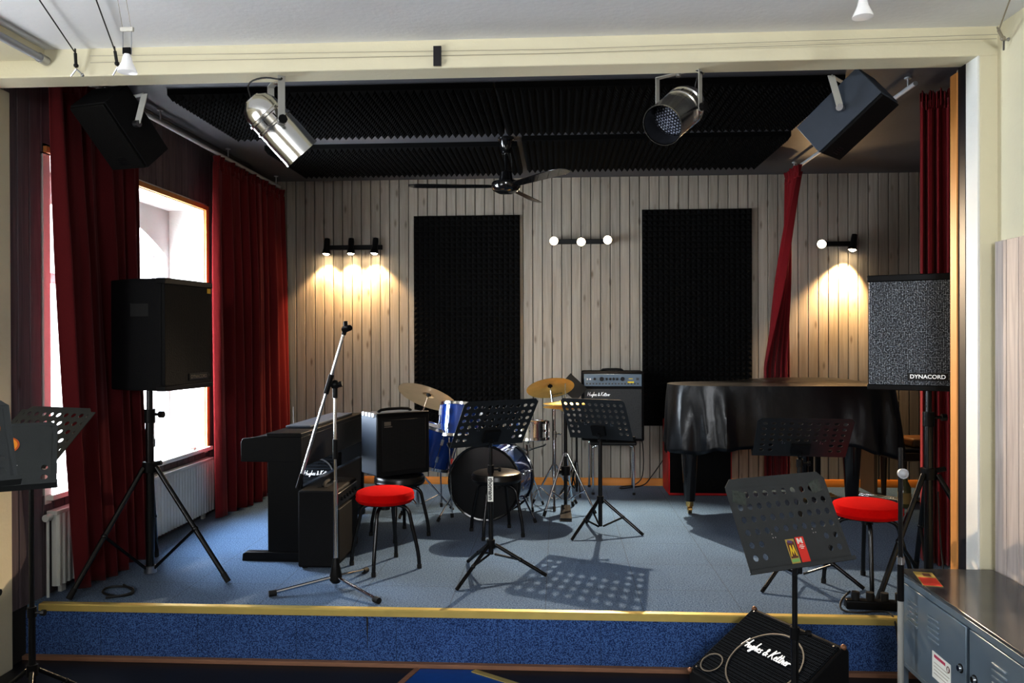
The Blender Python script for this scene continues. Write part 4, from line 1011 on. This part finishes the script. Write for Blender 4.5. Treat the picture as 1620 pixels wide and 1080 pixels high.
# bass drum pedal
t = thing('bass_drum_pedal', 'bass drum foot pedal on the floor behind the bass drum', 'drum pedal', (-.56, 6.46, S), R(-12))
MB().bx(-.05, .05, -.05, .24, 0, .01).build('base_plate', M['steel'], t)
MB().hexa([(-.04, .0, .05), (.04, .0, .05), (.045, .24, .012), (-.045, .24, .012), (-.04, .0, .06), (.04, .0, .06), (.045, .24, .022), (-.045, .24, .022)]).build('footboard', M['steel'], t)
MB().cyl((-.06, -.02, 0), (-.06, -.02, .19), .008).cyl((.06, -.02, 0), (.06, -.02, .19), .008).cyl((-.07, -.02, .19), (.07, -.02, .19), .008).build('frame', M['chrome'], t)
MB().cyl((0, -.02, .19), (0, -.045, .30), .005).cyl((0, -.075, .30), (0, -.02, .305), .02, n=10).build('beater', M['paper'], t)
# dark desk behind the right cymbal
t = thing('note_stand', 'dark plain note stand behind the golden cymbal', 'note stand', (.16, 7.08, S))
MB().box((0, 0, 0), (.20, .006, .16)).build('desk', M['tray'], t, T=TR(-.03, -.02, .955) @ RY(.75) @ RX(-.35))
MB().cyl((0, 0, .03), (0, 0, .92), .010, n=10).build('pole', M['pole'], t)
tripod(t, M['pole'], .3, .06, .15, (280, 195, 110), .008, .55, .013, rc=.014)

# ------------------------------------------------------------------ large amplifier on a chair
t = thing('metal_chair', 'chrome legged black seat under the large amplifier', 'chair', (.485, 7.27, S))
MB().bx(-.205, .205, -.2, .2, .44, .475).build('seat', M['vinyl'], t, bevel=.012)
for x, y in ((-.18, -.17), (.18, -.17), (-.2, .19), (.2, .19)):
    l = MB().tube([(x*.8, y, .435), (x*.98, y, .43), (x, y, .40), (x*1.0, y, .2), (x*1.0, y, .012)], .0095, 10, 2).build('leg', M['chrome'], t)
    MB().cyl((x, y, 0), (x, y, .02), .013, n=10).build('rubber_foot', M['rubber'], l)
t = thing('bass_amplifier', 'large amplifier with white script name and knob panel, on a chair', 'amplifier', (.487, 7.27, S+.476), R(-1.5))
MB().bx(-.275, .275, -.155, .17, 0, .615).build('cabinet', M['tolex'], t, bevel=.012)
MB().bx(-.255, .255, -.172, -.15, .02, .465).build('grille', M['ampgr'], t, bevel=.005)
p = MB().bx(-.255, .255, -.168, -.15, .485, .595).build('control_panel', M['panel'], t, bevel=.003)
m = MB()
for x, r in ((-.16, .012), (-.098, .02), (-.055, .012), (-.022, .012), (.008, .012), (.038, .012), (.085, .019)):
    m.cyl((x, -.165, .55), (x, -.187, .55), r, r*.85, n=14)
m.build('knobs', M['plastic'], p)
m = MB()
for k in range(17): m.bx(-.235+.028*k, -.222+.028*k, -.174, -.166, .502, .516)
m.build('slider_row', M['badge'], p)
MB().bx(.205, .228, -.174, -.166, .54, .562).build('power_switch', M['badge'], p)
MB().bx(.13, .185, -.1695, -.166, .515, .53).bx(.14, .175, -.1695, -.166, .55, .556).build('yellow_print', M['yellow'], p)
MB().cyl((-.225, -.166, .55), (-.225, -.174, .55), .007, n=10).cyl((-.2, -.166, .55), (-.2, -.174, .55), .007, n=10).build('input_jack', M['chrome'], p)
script('Hughes & Kettner', .20, M['logo'], t, TR(-.125, -.175, .415) @ FRONT)
MB().tube([(-.1, 0, .615), (-.08, 0, .632), (.08, 0, .632), (.1, 0, .615)], .009, 8, 1).build('handle', M['rubber'], t)

# ------------------------------------------------------------------ red amplifier under the piano
t = thing('red_amplifier', 'red amplifier cabinet with black front, under the tail of the grand piano', 'amplifier', (1.245, 7.29, S))
MB().bx(-.275, .275, -.20, .21, .0, .64).build('cabinet', M['redamp'], t, bevel=.008)
MB().bx(-.265, .262, -.215, -.198, .025, .625).build('front_grille', M['foam'], t, bevel=.004)
MB().bx(-.280, -.273, -.09, .07, .36, .50).build('side_handle', M['rubber'], t, bevel=.003)
for sx in (-1, 1): MB().bx(sx*.2-.03, sx*.2+.03, -.17, .17, -.0, .012).build('skid', M['rubber'], t)

# ------------------------------------------------------------------ grand piano
t = thing('grand_piano', 'black grand piano hidden under a shiny black cover', 'piano', (0, 0, S))
K0, K1, F0, B1 = .86, 2.47, 5.98, 7.30      # tail x, keyboard x, bass side y, treble side y
ctrl = [(K1, F0+.12), (K1-.01, F0+.01), (K1-.12, F0), (1.28, F0), (1.03, F0+.03), (.90, F0+.14), (.86, F0+.34), (.91, F0+.52), (1.05, F0+.62), (1.35, F0+.72), (1.62, F0+.98), (1.85, F0+1.24), (2.08, B1), (K1-.12, B1), (K1, B1-.12)]
def smooth_outline(pts, it=2):
    for _ in range(it):
        q = []
        for i in range(len(pts)):
            a, b = pts[i], pts[(i+1) % len(pts)]
            q += [(a[0]*.8+b[0]*.2, a[1]*.8+b[1]*.2), (a[0]*.2+b[0]*.8, a[1]*.2+b[1]*.8)]
        pts = q
    return pts
oc = smooth_outline(ctrl, 2)
def inset(pts, d):
    out = []; n = len(pts)
    ar = sum(pts[i][0]*pts[(i+1) % n][1]-pts[(i+1) % n][0]*pts[i][1] for i in range(n))
    for i in range(n):
        t = Vector(pts[(i+1) % n])-Vector(pts[i-1]); t.normalize()
        nv = Vector((-t.y, t.x))*(1 if ar > 0 else -1)
        out.append((pts[i][0]+nv.x*d, pts[i][1]+nv.y*d))
    return out
MB().prism(inset(oc, .045), .64, 1.0, 'z').build('case', M['piano'], t)
MB().prism(inset(oc, .03), 1.0, 1.018, 'z').build('lid', M['piano'], t)
MB().bx(K1-.36, K1-.12, F0+.28, B1-.3, .60, .645).build('key_bed', M['piano'], t, bevel=.004)
for x, y in ((1.035, F0+.39), (2.22, F0+.20), (2.08, B1-.46)):
    l = MB().cyl((x, y, .64), (x, y, .10), .075, .042, n=4 if False else 14).bx(x-.07, x+.07, y-.07, y+.07, .58, .66).build('leg', M['piano'], t, bevel=.004)
    MB().cyl((x, y, .06), (x, y, .105), .03, n=12).cyl((x-.014, y, .032), (x+.014, y, .032), .032, n=16).bx(x-.02, x+.02, y-.012, y+.012, .03, .075).build('caster', M['gold'], l)
m = MB().bx(2.06, 2.10, 6.52, 6.545, .12, .64).bx(2.06, 2.10, 6.70, 6.725, .12, .64).bx(2.04, 2.13, 6.48, 6.76, .09, .15)
m.build('lyre', M['piano'], t)
m = MB()
for k in range(3): m.bx(2.12, 2.24, 6.545+.06*k, 6.575+.06*k, .10, .112)
m.build('pedal', M['gold'], t)
# cover: flat top plus a hanging skirt with folds
per = [Vector((p[0], p[1])) for p in oc]
cum = [0.]
for a, b in zip(per, per[1:]+per[:1]): cum.append(cum[-1]+(b-a).length)
Lp = cum[-1]
def along(s):
    s = s % Lp
    for i in range(len(per)):
        if cum[i+1] >= s:
            a, b = per[i], per[(i+1) % len(per)]; f = (s-cum[i])/max(1e-6, cum[i+1]-cum[i])
            p = a.lerp(b, f); d = (b-a).normalized(); return p, Vector((-d.y, d.x))
    return per[0], Vector((0, -1))
area = sum(a.x*b.y-b.x*a.y for a, b in zip(per, per[1:]+per[:1]))
sg = -1 if area > 0 else 1
def cornerness(p):
    k = 0
    for cx, cy, w, g in ((K1, F0, .26, 1.), (1.03, F0+.04, .28, 1.0), (.86, F0+.36, .2, .7), (K1, B1, .25, .9)):
        d = math.hypot(p.x-cx, p.y-cy); k = max(k, g*math.exp(-(d/w)**2))
    return k
NU, NV = 300, 16
def skirt(u, v):
    p, n = along(u*Lp); n = n*sg*1.
    c = cornerness(p)
    s = u*Lp
    tri = lambda x: 2*abs(2*((x/(2*pi)) % 1)-1)-1
    rip = tri(2*pi*s/.33+1.1*sin(2*s))*.75+.3*tri(2*pi*s/.15+1.7+2*v)
    out = .012+v*(.012+.072*c)+v**.8*rip*(.003+.066*c)-.04*v*v*c
    out = max(out, .010)
    drop = .44+.07*c+.01*sin(31*s)*c+.012*sin(2*pi*s/.5)
    q = p+n*out
    return (q.x, q.y, 1.03-.02*(1-(1-min(1, v*8))**2)*0-drop*v)
m = MB().grid(skirt, NU, NV)
ring = [Vector(skirt(i/NU, 0)) for i in range(NU)]
cx = sum(p.x for p in ring)/NU; cy = sum(p.y for p in ring)/NU
cols = [ring]
for kk in range(1, 9):
    f = kk/9
    cols.append([Vector((p.x+(cx-p.x)*f, p.y+(cy-p.y)*f, 1.03+.004*sin(9*p.x+3*f)*sin(7*p.y))) for p in ring])
vs = [[m.bm.verts.new(p) for p in r_] for r_ in cols]
for a, b in zip(vs, vs[1:]):
    for i in range(NU):
        j = (i+1) % NU; m.bm.faces.new((a[i], a[j], b[j], b[i]))
m.bm.faces.new(vs[-1])
for v in m.bm.verts: v.co.z += S
o = m.build('piano_cover', M['cover'], merge=True, ang=32, solid=.003)
tag(o, 'shiny black vinyl dust cover draped over the grand piano', 'piano cover')

# bench, board, jar and folded stand in the back right corner
t = thing('piano_bench', 'dark wooden bench behind the grand piano at right', 'bench', (3.08, 6.98, S), R(8))
MB().bx(-.27, .27, -.18, .18, .36, .43).build('seat_frame', M['wood'], t, bevel=.005)
MB().bx(-.25, .25, -.165, .165, .43, .465).build('cushion', M['vinyl'], t, bevel=.012)
for x in (-.24, .24):
    for y in (-.15, .15): MB().cyl((x, y, 0), (x, y, .36), .02, .028, n=8).build('leg', M['wood'], t)
o = MB().bx(-.2, .2, -.14, .14, 0, .075, TR(3.13, 6.97, S+.467) @ RZ(.1)).build('instrument_case', M['tan'], bevel=.02)
MB().bx(-.1, -.06, -.15, -.138, .02, .06, TR(3.13, 6.97, S+.467) @ RZ(.1)).bx(.06, .1, -.15, -.138, .02, .06, TR(3.13, 6.97, S+.467) @ RZ(.1)).build('latch', M['gold'], o)
tag(o, 'tan leather case lying on the wooden bench at right', 'case')
o = MB().bx(2.78, 2.81, 7.20, 7.52, S, S+.60, None).build('leaning_board', M['ply'], bevel=.003)
tag(o, 'brown wooden board standing against the back wall behind the bench', 'board')
t = thing('glass_jar', 'tall glass jar with paper label on the floor by the bench', 'jar', (2.83, 6.70, S))
MB().lathe([(.045, 0), (.05, .01), (.05, .16), (.03, .20), (.022, .23), (.022, .27)], None, 24).build('glass_body', M['glassj'], t)
MB().lathe([(.051, .03), (.051, .12)], None, 24, False, False).build('paper_label', M['label'], t)
MB().lathe([(.025, .25), (.025, .275), (.01, .278)], None, 18).build('lid', M['gold'], t)
o = MB().cyl((2.62, 7.17, S+.02), (3.0, 6.74, S+.03), .012, n=10).cyl((2.60, 7.14, S+.012), (2.95, 6.76, S+.02), .009, n=10).build('folded_stand', M['chrome'])
MB().cyl((2.60, 7.195, S+.02), (2.64, 7.15, S+.021), .016, n=10).build('rubber_foot', M['rubber'], o)
tag(o, 'folded chrome stand lying on the carpet beside the bench', 'folded stand')

# power strip with cables at the right stage edge
t = thing('power_strip', 'black power strip with plugs on the carpet at the right stage edge', 'power strip', (1.62, 4.17, S), R(-6))
MB().bx(-.15, .17, -.028, .028, 0, .045).build('body', M['plastic'], t, bevel=.006)
for k in range(4): MB().cyl((-.10+.07*k, 0, .045), (-.10+.07*k, 0, .085), .02, n=10).build('plug', M['rubber'], t)
o = MB().tube([(1.50, 4.20, S+.08), (1.44, 4.17, S+.04), (1.42, 4.11, S+.008), (1.50, 4.08, S+.008), (1.60, 4.11, S+.01), (1.645, 4.10, S+.012), (1.648, 4.04, S+.014), (1.65, 4.0, S-.02), (1.655, 3.985, .15), (1.665, 3.975, .06)], .005, 8, 2).build('power_cable', M['cable'])
tag(o, 'black cable looping from the power strip down over the stage edge', 'cable')
o = MB().tube([(1.79, 4.18, S+.03), (1.87, 4.19, S+.01), (1.98, 4.24, S+.01), (2.05, 4.36, S+.1), (2.065, 4.445, S+.3), (2.06, 4.455, S+.55)], .004, 7, 2).build('speaker_cable', M['cable'])
tag(o, 'black cable rising from the power strip to the right speaker stand', 'cable')
o = MB().tube([(-2.45, 4.35, S+.008), (-2.3, 4.22, S+.008), (-2.36, 4.14, S+.008), (-2.5, 4.2, S+.008), (-2.52, 4.32, S+.01), (-2.36, 4.3, S+.012), (-2.31, 4.18, S+.012), (-2.42, 4.12, S+.01)], .006, 8, 2).build('coiled_cable', M['cable'])
tag(o, 'black cable coiled on the carpet below the left window curtain', 'cable')

# ------------------------------------------------------------------ wedge monitor on the hall floor
u = Vector((cos(-1.066), sin(-1.066), 0)); base = Vector((.735, 3.50, .13)); tau = 1.042
t = thing('stage_monitor', 'black wedge stage monitor with white script on the hall floor before the stage', 'stage monitor', (base.x, base.y, 0), -1.066, 'stage monitors')
h0, L0 = .13, .45; ty, tz = L0*sin(tau), L0*cos(tau)
MB().prism([(0, 0), (.02, 0), (ty+.03, 0), (ty+.03, h0+tz-.02), (ty, h0+tz), (0, h0)], -.275, .275, 'x').build('cabinet', M['tolex'], t, bevel=.008)
TW = TR(0, 0, h0) @ RX(-(tau))       # local XZ -> grille plane
g = MB().bx(-.262, .262, -.008, .002, .015, L0-.015).build('grille', M['wedgegr'], t, bevel=.004, T=TW)
MB().lathe([(.172, 0), (.179, .003), (.179, .006), (.172, .006)], TW @ TR(.035, -.008, .20) @ FRONT, 48, False, False).lathe([(.05, 0), (.056, .003), (.056, .005), (.05, .005)], TW @ TR(-.19, -.008, .08) @ FRONT, 32, False, False).build('speaker_ring', M['greyring'], t)
script('Hughes & Kettner', .285, M['logo'], t, TW @ TR(-.0, -.011, .255) @ FRONT)
for sx in (-1, 1):
    for v in (0, 1):
        MB().sphere(TW @ Vector((sx*.268, .004, L0*v)), .013, 8).build('corner_cap', M['copper'], t)
m = MB()
for sx in (-.24, 0, .24):
    for v in (.025, L0-.025): m.cyl(TW @ Vector((sx, -.009, v)), TW @ Vector((sx, -.012, v)), .004, n=8)
m.build('grille_screw', M['steel'], g)

# ------------------------------------------------------------------ locker
t = thing('locker', 'low blue grey metal locker with louvred doors at right', 'locker', (1.492, 3.60, 0))
MB().bx(.018, .405, -1.85, 0, .245, .637).build('body', M['grey'], t, bevel=.003)
MB().bx(.0, .408, -1.855, .003, .635, .651).build('top', M['greytop'], t, bevel=.004)
MB().bx(.0, .02, -1.85, 0, .245, .265).bx(.0, .02, -1.85, 0, .61, .637).bx(.0, .02, -.025, 0, .265, .61).build('front_frame', M['grey'], t, bevel=.002)
for x in (.02, .385):
    for y in (-.02, -1.0, -1.83): MB().bx(x-.012, x+.012, y-.012, y+.012, 0, .245).build('leg', M['grey'], t)
for k in range(3):
    y1 = -.03-.585*k; y0 = y1-.56
    d = MB().bx(-.002, .016, y0, y1, .268, .607).build('door', M['grey'], t, bevel=.003)
    hinge = 1 if k % 2 == 0 else -1
    for cyy in (.12, .31) if k == 0 else (.20, .40):
        m = MB()
        for j in range(5):
            yy = y1-cyy
            m.prism([(yy-.045, 0.542-.022*j), (yy+.045, 0.542-.022*j), (yy+.045, 0.551-.022*j), (yy-.045, 0.551-.022*j)], -.007, 0, 'x')
        m.build('louvre', M['greyslot'], d, bevel=.002)
    ly = y0+.035 if k == 0 else y1-.04
    MB().cyl((-.001, ly, .44), (-.014, ly, .44), .013, .011, n=16).build('lock', M['chrome'], d)
    MB().cyl((-.001, ly, .44), (-.005, ly, .44), .017, n=16).build('lock_rosette', M['badge'], d)
    if k == 0:
        s = MB().bx(-.0035, -.0025, y1-.45, y1-.30, .315, .42).build('notice', M['paper'], d)
        m = MB()
        for q in range(8): m.bx(-.0042, -.0034, y1-.318-.0115*q-.009, y1-.318-.0115*q, .400-.001, .411)
        m.build('red_heading', M['pinkprint'], s)
        m = MB()
        for q in range(4): m.bx(-.0042, -.0034, y1-.44+.012*(q % 2), y1-.315, .335+.014*q, .3375+.014*q)
        m.build('printed_line', M['greyprint'], s)
        MB().lathe([(.002, 0), (.013, 0)], TR(-.0045, y1-.432, .395) @ RY(-pi/2), 20, False, False).build('round_emblem', M['brown'], s)
        MB().bx(-.0055, -.0046, y1-.436, y1-.428, .387, .403).build('emblem_cross', M['paper'], s)
o = MB().bx(0, .075, -.20, 0, 0, .0015, TR(1.535, 3.55, .6515) @ RZ(-.22)).build('flyer', M['olive'])
MB().bx(.003, .072, -.20, -.085, .0015, .0022, TR(1.535, 3.55, .6515) @ RZ(-.22)).build('red_print', M['redprint'], o)
MB().bx(.03, .06, -.06, -.02, .0015, .0022, TR(1.535, 3.55, .6515) @ RZ(-.22)).build('brown_print', M['brown'], o)
tag(o, 'red and yellow flyer lying on the locker top', 'flyer')

# ------------------------------------------------------------------ light
lamp('AREA', 'window_daylight', (XO-.45, yc, S+1.45), (1, 0, -.38), 360, (.80, .90, 1.0), shape='RECTANGLE', size=1.8, size_y=1.9)
lamp('AREA', 'hall_window', (-3.42, 1.2, 1.75), (1, .05, .5), 120, (.93, .96, 1.0), shape='RECTANGLE', size=2.6, size_y=1.7)
lamp('AREA', 'hall_window_rear', (.1, -3.9, 2.45), (.03, 1, -.10), 24, (.93, .96, 1.0), shape='RECTANGLE', size=1.6, size_y=.9, spread=R(60))
w = bpy.data.worlds.new('sky'); bpy.context.scene.world = w; w.use_nodes = True
nt = w.node_tree; bg = nt.nodes['Background']
sk = nt.nodes.new('ShaderNodeTexSky'); sk.sky_type = 'HOSEK_WILKIE' if hasattr(sk, 'sky_type') else sk.sky_type
sk.sun_direction = (.5, .5, .7); sk.turbidity = 8
mx = nt.nodes.new('ShaderNodeMix'); mx.data_type = 'RGBA'; mx.inputs['Factor'].default_value = .75; mx.inputs['B'].default_value = (.92, .96, 1, 1)
nt.links.new(sk.outputs[0], mx.inputs['A']); nt.links.new(mx.outputs['Result'], bg.inputs['Color'])
bg.inputs['Strength'].default_value = 5

# ------------------------------------------------------------------ camera
A_, P_, RO = .058, .004, .003
f = Vector((-sin(A_)*cos(P_), cos(A_)*cos(P_), -sin(P_))); r0 = Vector((cos(A_), sin(A_), 0)); u0 = r0.cross(f)
r2 = r0*cos(RO)-u0*sin(RO); u2 = u0*cos(RO)+r0*sin(RO)
cam = bpy.data.cameras.new('camera'); cam.sensor_width = 36; cam.lens = 28; cam.clip_start = .05
co = bpy.data.objects.new('camera', cam); C.objects.link(co)
co.matrix_world = frame((0, 0, 1.67), r2, u2, -f)
sc = bpy.context.scene; sc.camera = co
sc.view_settings.view_transform = 'Standard'; sc.view_settings.look = 'None'; sc.view_settings.exposure = 0.55; sc.view_settings.gamma = .80
